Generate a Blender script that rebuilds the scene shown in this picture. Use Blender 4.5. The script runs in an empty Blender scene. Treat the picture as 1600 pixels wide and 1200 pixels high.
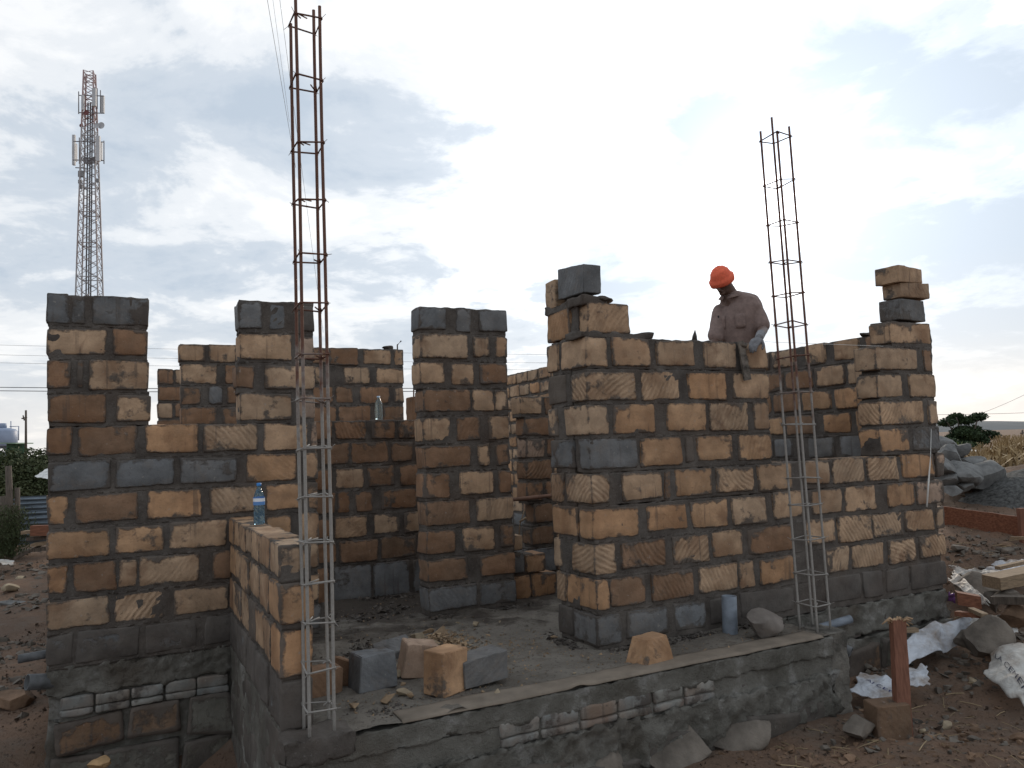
import bpy, bmesh, math, random
import numpy as np
from mathutils import Vector, noise, Matrix
random.seed(7)
rnd = random.random
def U_(a, b): return a + (b - a) * rnd()
S = bpy.context.scene
COL = S.collection

# ------------------------------------------------------------------ camera
CF, CX, CY, CH = 1200., 800., 600., 1.35
PITCH = math.atan(97 / 1200); ROLL = math.radians(2.0)
_F = Vector((0, math.cos(PITCH), math.sin(PITCH)))
_R0 = Vector((1, 0, 0)); _U0 = Vector((0, -math.sin(PITCH), math.cos(PITCH)))
_R = _R0 * math.cos(ROLL) - _U0 * math.sin(ROLL)
_U = _U0 * math.cos(ROLL) + _R0 * math.sin(ROLL)
CAM = Vector((0, 0, CH))
cd = bpy.data.cameras.new('camera'); cam = bpy.data.objects.new('camera', cd); COL.objects.link(cam)
cd.sensor_fit = 'HORIZONTAL'; cd.sensor_width = 36; cd.lens = 36 * CF / 1600; cd.clip_start = .05; cd.clip_end = 3000
M3 = Matrix((_R, _U, -_F)).transposed()
cam.matrix_world = Matrix.Translation(CAM) @ M3.to_4x4()
S.camera = cam
S.render.resolution_x = 1024; S.render.resolution_y = 768

# ------------------------------------------------------------------ world: overcast late afternoon, sun behind thin cloud
SUN_EL = math.radians(17.5); SUN_AZ = math.radians(19.5)      # azimuth to the right of +Y
SD = Vector((math.sin(SUN_AZ) * math.cos(SUN_EL), math.cos(SUN_AZ) * math.cos(SUN_EL), math.sin(SUN_EL)))
W = bpy.data.worlds.new('World'); S.world = W; W.use_nodes = True
nt = W.node_tree; nt.nodes.clear()
def N(t, typ, **kw):
    n = t.nodes.new(typ)
    for k, v in kw.items():
        if k in n.inputs: n.inputs[k].default_value = v
        else: setattr(n, k, v)
    return n
def L(t, a, b): t.links.new(a, b)
def mth(t, op, a, b=None, c=None, clamp=False):
    n = t.nodes.new('ShaderNodeMath'); n.operation = op; n.use_clamp = clamp
    for i, v in enumerate((a, b, c)):
        if v is None: continue
        if isinstance(v, (int, float)): n.inputs[i].default_value = v
        else: t.links.new(v, n.inputs[i])
    return n.outputs[0]
def ramp(t, fac, stops, interp='LINEAR'):
    n = t.nodes.new('ShaderNodeValToRGB'); cr = n.color_ramp; cr.interpolation = interp
    while len(cr.elements) > 1: cr.elements.remove(cr.elements[-1])
    for i, (p, c) in enumerate(stops):
        e = cr.elements[0] if i == 0 else cr.elements.new(p)
        e.position = p; e.color = (c, c, c, 1) if isinstance(c, (int, float)) else (*c, 1)
    t.links.new(fac, n.inputs[0]); return n.outputs[0]
def mixc(t, fac, a, b, blend='MIX'):
    n = t.nodes.new('ShaderNodeMix'); n.data_type = 'RGBA'; n.blend_type = blend; n.clamp_factor = True
    for s, v in ((n.inputs[0], fac), (n.inputs[6], a), (n.inputs[7], b)):
        if isinstance(v, (int, float)): s.default_value = v
        elif isinstance(v, tuple): s.default_value = (*v, 1) if len(v) == 3 else v
        else: t.links.new(v, s)
    return n.outputs[2]
def noise_n(t, vec, scale, detail=4, rough=.55, dist=0.):
    n = N(t, 'ShaderNodeTexNoise', Scale=scale, Detail=detail, Roughness=rough, Distortion=dist)
    if vec is not None: t.links.new(vec, n.inputs['Vector'])
    return n.outputs['Fac']

tc = N(nt, 'ShaderNodeTexCoord')
sky = N(nt, 'ShaderNodeTexSky', sky_type='NISHITA', sun_disc=False, sun_elevation=SUN_EL, sun_rotation=SUN_AZ)
gen = tc.outputs['Generated']
sep = N(nt, 'ShaderNodeSeparateXYZ'); L(nt, gen, sep.inputs[0])
zc = mth(nt, 'MAXIMUM', sep.outputs[2], 0.0)
den = mth(nt, 'ADD', zc, .22)
cx_ = mth(nt, 'DIVIDE', sep.outputs[0], den); cy_ = mth(nt, 'DIVIDE', sep.outputs[1], den)
cmb = N(nt, 'ShaderNodeCombineXYZ'); L(nt, cx_, cmb.inputs[0]); L(nt, cy_, cmb.inputs[1]); L(nt, zc, cmb.inputs[2])
SKY_OFF = (11.2, 9.5, 0.)
ofs = N(nt, 'ShaderNodeVectorMath', operation='ADD'); L(nt, cmb.outputs[0], ofs.inputs[0]); ofs.inputs[1].default_value = SKY_OFF
cv = ofs.outputs[0]
n1 = noise_n(nt, cv, 2.6, 10, .6, .3)
n2 = noise_n(nt, cv, 1.0, 3, .5, .2)
n3 = noise_n(nt, cv, 7.5, 6, .6, .2)
cl = mth(nt, 'ADD', mth(nt, 'MULTIPLY', n1, .55), mth(nt, 'MULTIPLY', n2, .30)); cl = mth(nt, 'ADD', cl, mth(nt, 'MULTIPLY', n3, .15))
HD = Vector((math.sin(math.radians(9)) * math.cos(math.radians(27)), math.cos(math.radians(9)) * math.cos(math.radians(27)), math.sin(math.radians(27))))
dh = N(nt, 'ShaderNodeVectorMath', operation='DOT_PRODUCT'); L(nt, gen, dh.inputs[0]); dh.inputs[1].default_value = HD
ah = mth(nt, 'ARCCOSINE', mth(nt, 'MINIMUM', dh.outputs['Value'], .99999))
cl = mth(nt, 'ADD', cl, mth(nt, 'MULTIPLY', mth(nt, 'EXPONENT', mth(nt, 'MULTIPLY', mth(nt, 'POWER', mth(nt, 'DIVIDE', ah, math.radians(12)), 2.), -1.)), .10))
def bank(az, el, w, amt):
    global cl
    az, el, w = math.radians(az), math.radians(el), math.radians(w)
    d_ = N(nt, 'ShaderNodeVectorMath', operation='DOT_PRODUCT'); L(nt, gen, d_.inputs[0]); d_.inputs[1].default_value = (math.sin(az) * math.cos(el), math.cos(az) * math.cos(el), math.sin(el))
    g_ = mth(nt, 'EXPONENT', mth(nt, 'MULTIPLY', mth(nt, 'POWER', mth(nt, 'DIVIDE', mth(nt, 'ARCCOSINE', mth(nt, 'MINIMUM', d_.outputs['Value'], .99999)), w), 2.), -1.))
    cl = mth(nt, 'ADD', cl, mth(nt, 'MULTIPLY', g_, amt))
bank(33, 15, 9, -.10); bank(30, 22, 5, -.05); bank(15, 21.5, 3.6, -.13); bank(22, 20.5, 3, -.09); bank(9, 17, 2, -.07); bank(2, 21, 2, -.05); bank(-12, 13, 9, -.02); bank(-26, 20, 8, -.03)
cl = mth(nt, 'ADD', cl, -.006)
thin = ramp(nt, cl, [(.40, 0.), (.475, .22), (.53, .72), (.585, 1.)], 'EASE')      # 0 = grey cloud base, 1 = thin bright cloud
dot = N(nt, 'ShaderNodeVectorMath', operation='DOT_PRODUCT'); L(nt, gen, dot.inputs[0]); dot.inputs[1].default_value = SD
ang = mth(nt, 'ARCCOSINE', mth(nt, 'MINIMUM', dot.outputs['Value'], .99999))
def gauss(w): return mth(nt, 'EXPONENT', mth(nt, 'MULTIPLY', mth(nt, 'POWER', mth(nt, 'DIVIDE', ang, w), 2.), -1.))
glow_s = gauss(math.radians(9)); glow_m = gauss(math.radians(15)); glow_b = gauss(math.radians(48))
# (background strength is 0.1, so cloud radiance values here are ten times what the picture shows)
ccol = mixc(nt, thin, (4.5, 5.2, 6.05), (8.3, 8.45, 8.6))
lit = mth(nt, 'ADD', mth(nt, 'ADD', mth(nt, 'MULTIPLY', gauss(math.radians(4.)), 1.5), mth(nt, 'MULTIPLY', glow_m, mth(nt, 'ADD', mth(nt, 'MULTIPLY', thin, 1.3), .48))), mth(nt, 'MULTIPLY', glow_b, .14))
lit = mth(nt, 'ADD', lit, .93)
vm = N(nt, 'ShaderNodeVectorMath', operation='SCALE'); L(nt, ccol, vm.inputs[0]); L(nt, lit, vm.inputs['Scale'])
# pale cream band low over the horizon
band = ramp(nt, sep.outputs[2], [(0., .85), (.05, .75), (.11, .25), (.2, 0.)])
creamy = mixc(nt, mth(nt, 'MULTIPLY', band, .8), vm.outputs[0], (8.2, 7.8, 7.4))
# a little of the clear sky through the gaps
skyc = mixc(nt, .04, creamy, sky.outputs[0])
# darker, bluer sky away from the sun
back = ramp(nt, mth(nt, 'MULTIPLY_ADD', dot.outputs['Value'], .5, .5), [(0., .95), (.5, .96), (.85, 1.)])
fin = N(nt, 'ShaderNodeVectorMath', operation='SCALE'); L(nt, skyc, fin.inputs[0]); L(nt, back, fin.inputs['Scale'])
bg = N(nt, 'ShaderNodeBackground', Strength=.1); L(nt, fin.outputs[0], bg.inputs[0])
L(nt, bg.outputs[0], N(nt, 'ShaderNodeOutputWorld').inputs[0])

sl = bpy.data.lights.new('sun', 'SUN'); sl.energy = 1.3; sl.angle = math.radians(11); sl.color = (1, .86, .7)
so = bpy.data.objects.new('sun', sl); COL.objects.link(so)
so.rotation_euler = (-SD).to_track_quat('-Z', 'Y').to_euler(); so.location = (0, 0, 30)

S.view_settings.view_transform = 'Standard'; S.view_settings.look = 'None'; S.view_settings.gamma = 1
S.view_settings.exposure = 0.3
S.cycles.max_bounces = 6

# ------------------------------------------------------------------ frames of reference
TH = math.radians(27)
uh = Vector((math.cos(TH), math.sin(TH), 0)); vh = Vector((-math.sin(TH), math.cos(TH), 0)); zh = Vector((0, 0, 1))
def Q(a, b, z): return uh * a + vh * b + zh * z          # building axes: along the front, into the house, up
def ray(x, y): return _F + _R * ((x - CX) / CF) - _U * ((y - CY) / CF)
def atv(x, y, v0):                                         # point of the photo on the vertical plane v = v0
    d = ray(x, y); t = (v0 - CAM.dot(vh)) / d.dot(vh); return CAM + d * t
def aty(x, y, Y): d = ray(x, y); return CAM + d * (Y / d.y)
def atz(x, y, z): d = ray(x, y); return CAM + d * ((z - CH) / d.z)
def solve(x, base, direc):                                 # parameter s so that base + s*direc sits in column x
    q = base - CAM
    return -(CF * q.dot(_R) - (x - CX) * q.dot(_F)) / (CF * direc.dot(_R) - (x - CX) * direc.dot(_F))

# ------------------------------------------------------------------ scene helpers
def tag(o, label=None, cat=None, group=None, kind=None):
    for k, v in (('label', label), ('category', cat), ('group', group), ('kind', kind)):
        if v: o[k] = v
    return o
def empty(name, loc, label=None, cat=None, group=None):
    o = bpy.data.objects.new(name, None); COL.objects.link(o); o.location = loc; o.empty_display_size = .1
    return tag(o, label, cat, group)
def link(name, me, mats, parent=None, smooth=True):
    o = bpy.data.objects.new(name, me); COL.objects.link(o)
    if smooth == 'sharp': me.polygons.foreach_set('use_smooth', [True] * len(me.polygons)); me.set_sharp_from_angle(angle=math.radians(32))
    for m in (mats if isinstance(mats, (list, tuple)) else [mats]): me.materials.append(m)
    if smooth is True: me.polygons.foreach_set('use_smooth', [True] * len(me.polygons))
    if parent is not None:
        o.parent = parent
        bpy.context.view_layer.update()
        o.matrix_parent_inverse = parent.matrix_world.inverted()
    return o
class MB:
    """collects geometry in world space and links it as one mesh"""
    def __init__(s): s.v = []; s.f = []; s.m = []; s.at = {}
    def add(s, vs, fs, mat=0, **attrs):
        n = len(s.v); s.v += [tuple(p) for p in vs]; s.f += [[i + n for i in f] for f in fs]; s.m += [mat] * len(fs)
        for k, d in attrs.items():
            a = s.at.setdefault(k, {}); a[n] = d
    def build(s, name, mats, parent=None, smooth=True, origin=None):
        if origin is None and parent is None:
            A = np.array(s.v); origin = Vector(((A[:, 0].min() + A[:, 0].max()) / 2, (A[:, 1].min() + A[:, 1].max()) / 2, A[:, 2].min()))
        if origin is None: origin = Vector((0, 0, 0))
        me = bpy.data.meshes.new(name)
        me.from_pydata([(p[0] - origin[0], p[1] - origin[1], p[2] - origin[2]) for p in s.v], [], s.f)
        me.polygons.foreach_set('material_index', s.m)
        for k, chunks in s.at.items():
            dim = len(next(iter(chunks.values()))[0]) if not isinstance(next(iter(chunks.values()))[0], float) else 1
            a = me.attributes.new(k, 'FLOAT' if dim == 1 else 'FLOAT_VECTOR', 'POINT')
            arr = np.zeros((len(s.v), dim), dtype=np.float32)
            for n, d in chunks.items(): arr[n:n + len(d)] = np.array(d, dtype=np.float32).reshape(len(d), dim)
            a.data.foreach_set('value' if dim == 1 else 'vector', arr.ravel())
        me.update()
        o = link(name, me, mats, parent, smooth)
        if parent is None: o.location = origin
        return o
def nz(p, s=1., seed=0.): return noise.noise(Vector((p[0] * s + seed, p[1] * s - seed, p[2] * s + seed * .7)))
def fbm(p, s=1., seed=0.): return nz(p, s, seed) + .5 * nz(p, s * 2.1, seed + 5) + .25 * nz(p, s * 4.3, seed + 9)
def spaced(half, ring, step):
    inner = max(1, int(round((2 * half - 2 * ring) / step)))
    ring = min(ring, half * .4)
    xs = [-half] + [-half + ring + (2 * half - 2 * ring) * i / inner for i in range(inner + 1)] + [half]
    return xs
def lattice(hs, ring, step):
    """surface lattice of a box with half sizes hs; returns local points, faces, edge distances"""
    ax = [spaced(h, ring, step if isinstance(step, (int, float)) else step[i]) for i, h in enumerate(hs)]
    n = [len(a) - 1 for a in ax]; idx = {}; pts = []; ed = []
    def vid(i, j, k):
        key = (i, j, k)
        if key not in idx:
            p = (ax[0][i], ax[1][j], ax[2][k]); idx[key] = len(pts); pts.append(p)
            ed.append(tuple(max(0., hs[q] - abs(p[q])) for q in range(3)))
        return idx[key]
    fs = []
    for i in range(n[0]):
        for k in range(n[2]):
            fs.append([vid(i, 0, k), vid(i + 1, 0, k), vid(i + 1, 0, k + 1), vid(i, 0, k + 1)])
            fs.append([vid(i, n[1], k), vid(i, n[1], k + 1), vid(i + 1, n[1], k + 1), vid(i + 1, n[1], k)])
    for j in range(n[1]):
        for k in range(n[2]):
            fs.append([vid(0, j, k), vid(0, j, k + 1), vid(0, j + 1, k + 1), vid(0, j + 1, k)])
            fs.append([vid(n[0], j, k), vid(n[0], j + 1, k), vid(n[0], j + 1, k + 1), vid(n[0], j, k + 1)])
    for i in range(n[0]):
        for j in range(n[1]):
            fs.append([vid(i, j, 0), vid(i, j + 1, 0), vid(i + 1, j + 1, 0), vid(i + 1, j, 0)])
            fs.append([vid(i, j, n[2]), vid(i + 1, j, n[2]), vid(i + 1, j + 1, n[2]), vid(i, j + 1, n[2])])
    return pts, fs, ed

# ------------------------------------------------------------------ materials
def mat(name):
    m = bpy.data.materials.new(name); m.use_nodes = True; t = m.node_tree
    return m, t, t.nodes['Principled BSDF']
def attr(t, n): a = t.nodes.new('ShaderNodeAttribute'); a.attribute_name = n; return a
def bump(t, b, h, strength=.5, dist=.01, prev=None):
    n = N(t, 'ShaderNodeBump', Strength=strength, Distance=dist); t.links.new(h, n.inputs['Height'])
    if prev is not None: t.links.new(prev, n.inputs['Normal'])
    t.links.new(n.outputs[0], b.inputs['Normal']); return n.outputs[0]
def simple(name, col, rough=.8, var=.25, scale=8., bmp=.3, bdist=.004, metal=0., col2=None, detail=5, stretch=None):
    m, t, b = mat(name)
    tcn = N(t, 'ShaderNodeTexCoord'); v = tcn.outputs['Object']
    if stretch:
        mp = N(t, 'ShaderNodeMapping'); mp.inputs['Scale'].default_value = stretch; L(t, v, mp.inputs[0]); v = mp.outputs[0]
    n = noise_n(t, v, scale, detail, .6)
    c2 = col2 or tuple(c * (1 - var * 1.6) for c in col)
    c = mixc(t, ramp(t, n, [(.32, 0.), (.68, 1.)]), c2, tuple(min(1, x * (1 + var * .5)) for x in col))
    L(t, c, b.inputs['Base Color']); b.inputs['Roughness'].default_value = rough; b.inputs['Metallic'].default_value = metal
    b.inputs['Specular IOR Level'].default_value = .3
    if bmp: bump(t, b, noise_n(t, v, scale * 3, 5, .65), bmp, bdist)
    return m

def stone_mat():
    m, t, b = mat('quarry_stone')
    geo = N(t, 'ShaderNodeNewGeometry'); pos = geo.outputs['Position']
    col = attr(t, 'col').outputs['Vector']; loc = attr(t, 'loc').outputs['Vector']
    edv = attr(t, 'ed').outputs['Vector']; par = attr(t, 'par').outputs['Vector']
    sp = N(t, 'ShaderNodeSeparateXYZ'); L(t, par, sp.inputs[0]); chis, smear, grey = sp.outputs
    se = N(t, 'ShaderNodeSeparateXYZ'); L(t, edv, se.inputs[0]); ea, eb, ec = se.outputs
    emin = mth(t, 'MINIMUM', mth(t, 'MINIMUM', ea, eb), ec); emax = mth(t, 'MAXIMUM', mth(t, 'MAXIMUM', ea, eb), ec)
    emid = mth(t, 'SUBTRACT', mth(t, 'SUBTRACT', mth(t, 'ADD', mth(t, 'ADD', ea, eb), ec), emin), emax)
    rr = mth(t, 'MULTIPLY_ADD', noise_n(t, pos, 4.2, 2, .5), .09, -.012)
    qx = mth(t, 'MAXIMUM', mth(t, 'SUBTRACT', rr, emid), 0.); qy = mth(t, 'MAXIMUM', mth(t, 'SUBTRACT', rr, emax), 0.)
    ed = mth(t, 'SUBTRACT', rr, mth(t, 'SQRT', mth(t, 'ADD', mth(t, 'MULTIPLY', qx, qx), mth(t, 'MULTIPLY', qy, qy))))
    ed = mth(t, 'MINIMUM', ed, emid)
    # colour clouding, streaks, speckle
    n1 = noise_n(t, pos, 7., 5, .6); n2 = noise_n(t, pos, 55., 4, .7); n3 = noise_n(t, pos, 2.3, 3, .6)
    c = mixc(t, ramp(t, n1, [(.35, 0.), (.68, 1.)]), N_scale(t, col, .74), N_scale(t, col, 1.16))
    c = mixc(t, mth(t, 'MULTIPLY', ramp(t, n3, [(.5, 0.), (.66, .55)]), mth(t, 'SUBTRACT', 1., grey, clamp=True)), c, (.20, .105, .055))
    c = mixc(t, ramp(t, n2, [(.30, .45), (.42, 0.)]), c, N_scale(t, col, .45))
    c = mixc(t, mth(t, 'MULTIPLY', ramp(t, noise_n(t, pos, 5.2, 4, .6, .6), [(.56, 0.), (.72, .6)]), mth(t, 'SUBTRACT', 1., grey, clamp=True)), c, (.16, .085, .05))
    c = mixc(t, mth(t, 'MULTIPLY', ramp(t, noise_n(t, pos, 38., 3, .6), [(.66, 0.), (.72, 1.)]), .5), c, (.34, .31, .28))
    # saw arcs left by the quarry blade
    wv = N(t, 'ShaderNodeTexWave', wave_type='RINGS', rings_direction='Y', Scale=9., Distortion=2.6, Detail=3.)
    wv.inputs['Detail Scale'].default_value = 1.6; wv.inputs['Detail Roughness'].default_value = .6
    L(t, loc, wv.inputs['Vector']); wf = mth(t, 'MULTIPLY', mth(t, 'MULTIPLY', wv.outputs['Fac'], chis), ramp(t, noise_n(t, pos, 11., 3, .6), [(.36, .15), (.6, 1.)]))
    c = mixc(t, mth(t, 'MULTIPLY', mth(t, 'MULTIPLY', ramp(t, wv.outputs['Fac'], [(.0, 1.), (.3, 0.)]), wf), 0.) if False else mth(t, 'MULTIPLY', mth(t, 'MULTIPLY', ramp(t, wv.outputs['Fac'], [(.0, 1.), (.32, 0.)]), chis), ramp(t, noise_n(t, pos, 11., 3, .6), [(.38, .0), (.6, .42)])), c, N_scale(t, col, .5))
    # wet runs of cement water down the face
    mp = N(t, 'ShaderNodeMapping'); mp.inputs['Scale'].default_value = (26., 26., 1.6); L(t, pos, mp.inputs[0])
    run = mth(t, 'MULTIPLY', ramp(t, noise_n(t, mp.outputs[0], 1., 3, .5), [(.60, 0.), (.66, .8)]), ramp(t, noise_n(t, pos, 1.3, 2, .5), [(.48, 0.), (.6, 1.)]))
    c = mixc(t, mth(t, 'MULTIPLY', run, .6), c, (.085, .07, .06))
    # mortar smeared over the arrises
    mn = noise_n(t, pos, 17., 6, .68); mn2 = noise_n(t, pos, 3.2, 3, .6)
    th = mth(t, 'ADD', mth(t, 'MULTIPLY', ramp(t, mn, [(.38, 0.), (.74, 1.)]), .034), mth(t, 'MULTIPLY', ramp(t, mn2, [(.52, 0.), (.74, 1.)]), .045))
    th = mth(t, 'ADD', th, mth(t, 'MULTIPLY', smear, mth(t, 'MULTIPLY', mn2, .22)))
    mk = mth(t, 'MULTIPLY', mth(t, 'MULTIPLY_ADD', mth(t, 'SUBTRACT', mth(t, 'ADD', th, -.0025), ed), 60., .25, clamp=True), .92)
    c = mixc(t, ramp(t, noise_n(t, pos, 9., 6, .75), [(.50, 0.), (.74, .35)]), c, (.22, .165, .12))
    c = mixc(t, mk, c, mortar_col(t, pos))
    L(t, c, b.inputs['Base Color']); b.inputs['Roughness'].default_value = .88; b.inputs['Specular IOR Level'].default_value = .25
    h = mth(t, 'ADD', mth(t, 'MULTIPLY', noise_n(t, pos, 70., 6, .7), .35), mth(t, 'MULTIPLY', noise_n(t, pos, 16., 4, .6), .5))
    h = mth(t, 'ADD', h, mth(t, 'MULTIPLY', wf, .55)); h = mth(t, 'ADD', h, mth(t, 'MULTIPLY', mk, .5))
    bump(t, b, h, .9, .012)
    return m
def N_scale(t, v, s):
    n = N(t, 'ShaderNodeVectorMath', operation='SCALE'); L(t, v, n.inputs[0]); n.inputs['Scale'].default_value = s; return n.outputs[0]
def mortar_col(t, pos):
    c = mixc(t, ramp(t, noise_n(t, pos, 5., 5, .65), [(.35, 0.), (.7, 1.)]), (.072, .062, .055), (.145, .128, .113))
    return mixc(t, ramp(t, noise_n(t, pos, 1.7, 3, .6), [(.5, 0.), (.7, .5)]), c, (.10, .072, .055))
def mortar_mat():
    m, t, b = mat('mortar')
    pos = N(t, 'ShaderNodeNewGeometry').outputs['Position']
    c = mortar_col(t, pos)
    c = mixc(t, ramp(t, noise_n(t, pos, 60., 3, .7), [(.62, 0.), (.70, .5)]), c, (.22, .21, .2))
    L(t, c, b.inputs['Base Color']); b.inputs['Roughness'].default_value = .92; b.inputs['Specular IOR Level'].default_value = .25
    bump(t, b, mth(t, 'ADD', noise_n(t, pos, 28., 6, .7), mth(t, 'MULTIPLY', noise_n(t, pos, 110., 3, .7), .4)), .9, .012)
    return m
STONE = stone_mat(); MORTAR = mortar_mat()
def cement_mat():
    m, t, b = mat('rough_cement'); pos = N(t, 'ShaderNodeNewGeometry').outputs['Position']
    c = mixc(t, ramp(t, noise_n(t, pos, 3., 6, .65), [(.35, 0.), (.68, 1.)]), (.115, .108, .092), (.235, .225, .20))
    c = mixc(t, ramp(t, noise_n(t, pos, 6., 5, .7), [(.55, 0.), (.7, .7)]), c, (.34, .335, .32))
    c = mixc(t, ramp(t, noise_n(t, pos, 2., 4, .6), [(.52, 0.), (.7, .6)]), c, (.10, .075, .055))
    L(t, c, b.inputs['Base Color']); b.inputs['Roughness'].default_value = .95; b.inputs['Specular IOR Level'].default_value = .2
    bump(t, b, mth(t, 'ADD', noise_n(t, pos, 24., 7, .75), mth(t, 'MULTIPLY', noise_n(t, pos, 90., 4, .7), .5)), 1., .022); return m
CEMENT = cement_mat()
def ground_mat(name, a, b_, c3, s=1.):
    m, t, b = mat(name)
    pos = N(t, 'ShaderNodeNewGeometry').outputs['Position']
    c = mixc(t, ramp(t, noise_n(t, pos, .9 * s, 6, .6), [(.38, 0.), (.64, 1.)]), a, b_)
    c = mixc(t, ramp(t, noise_n(t, pos, 4.5 * s, 6, .65), [(.5, 0.), (.72, .8)]), c, c3)
    c = mixc(t, ramp(t, noise_n(t, pos, 55., 4, .75), [(.60, 0.), (.70, .55)]), c, (.26, .23, .2))
    c = mixc(t, ramp(t, noise_n(t, pos, 30., 5, .7), [(.33, .7), (.44, 0.)]), c, (.03, .022, .018))
    L(t, c, b.inputs['Base Color']); b.inputs['Roughness'].default_value = .95; b.inputs['Specular IOR Level'].default_value = .15
    bump(t, b, mth(t, 'ADD', noise_n(t, pos, 14., 8, .72), mth(t, 'MULTIPLY', noise_n(t, pos, 70., 4, .7), .5)), 1., .03)
    return m
SOIL = ground_mat('bare_soil', (.145, .10, .074), (.235, .15, .102), (.165, .135, .11))
def slab_mat():
    m = ground_mat('floor_screed', (.17, .152, .13), (.27, .245, .21), (.12, .10, .08), 1.4); t = m.node_tree; b = t.nodes['Principled BSDF']
    old = b.inputs['Base Color'].links[0].from_socket
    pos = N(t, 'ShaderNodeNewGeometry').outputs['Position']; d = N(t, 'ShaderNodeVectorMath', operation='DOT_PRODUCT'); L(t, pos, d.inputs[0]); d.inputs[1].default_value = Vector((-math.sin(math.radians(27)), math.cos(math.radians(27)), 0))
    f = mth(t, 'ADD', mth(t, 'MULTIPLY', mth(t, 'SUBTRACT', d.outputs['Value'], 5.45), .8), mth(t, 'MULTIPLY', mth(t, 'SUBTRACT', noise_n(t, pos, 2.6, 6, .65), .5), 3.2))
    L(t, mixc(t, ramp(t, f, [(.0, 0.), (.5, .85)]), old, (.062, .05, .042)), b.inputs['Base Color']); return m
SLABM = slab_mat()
ROCK = simple('field_rock', (.175, .15, .125), .9, .35, 4., .9, .02)
ROCKR = simple('reddish_rock', (.22, .14, .09), .9, .35, 5., .9, .02)
PALER = simple('pale_stone', (.36, .29, .2), .9, .25, 9., .7, .01)
GREYR = simple('grey_cut_stone', (.19, .19, .185), .9, .3, 9., .8, .012)
CHIP = simple('stone_flake', (.34, .24, .15), .9, .35, 6., .6, .01)
GRAVEL = simple('grey_gravel', (.13, .13, .125), .95, .45, 22., 1., .03)
WOOD = simple('rough_timber', (.30, .22, .145), .85, .25, 6., .5, .004, stretch=(1, 14, 14))
WOODR = simple('red_timber', (.23, .095, .055), .75, .3, 6., .5, .003, stretch=(1, 10, 10))
WOODRV = simple('red_stake_timber', (.22, .10, .065), .8, .22, 6., .5, .003, stretch=(14, 14, 1))
WOODV = simple('old_post_wood', (.13, .105, .085), .9, .35, 6., .7, .006, stretch=(9, 9, 1))
PVC = simple('grey_pipe_plastic', (.20, .23, .27), .5, .2, 14., .2, .002)
PVCD = simple('muddy_grey_pipe', (.12, .125, .13), .6, .3, 14., .3, .002)
WHITE = simple('white_plastic', (.75, .75, .72), .5, .1, 10., .1, .001)
CONC = simple('rough_concrete', (.21, .195, .17), .95, .4, 6., 1., .03)
def rebar_mat():
    m, t, b = mat('rusty_steel')
    pos = N(t, 'ShaderNodeNewGeometry').outputs['Position']
    s = N(t, 'ShaderNodeSeparateXYZ'); L(t, pos, s.inputs[0])
    rust = mixc(t, noise_n(t, pos, 40., 4, .7), (.085, .038, .026), (.19, .082, .05))
    cem_lit = mixc(t, noise_n(t, pos, 60., 4, .7), (.20, .185, .17), (.42, .40, .37))
    f = mth(t, 'ADD', mth(t, 'MULTIPLY', s.outputs[2], -.8), mth(t, 'MULTIPLY', noise_n(t, pos, 9., 4, .7), 1.1))  # greyer low down: cement splashes, plus the backlit contrast painted in by height
    L(t, mixc(t, ramp(t, mth(t, 'ADD', f, .98), [(.0, 0.), (.35, 1.)]), rust, cem_lit), b.inputs['Base Color'])
    b.inputs['Roughness'].default_value = .7; b.inputs['Metallic'].default_value = .1
    w = N(t, 'ShaderNodeTexWave', Scale=60., bands_direction='Z'); L(t, pos, w.inputs['Vector'])
    bump(t, b, w.outputs['Fac'], .4, .002)
    return m
REBAR = rebar_mat()

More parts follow.
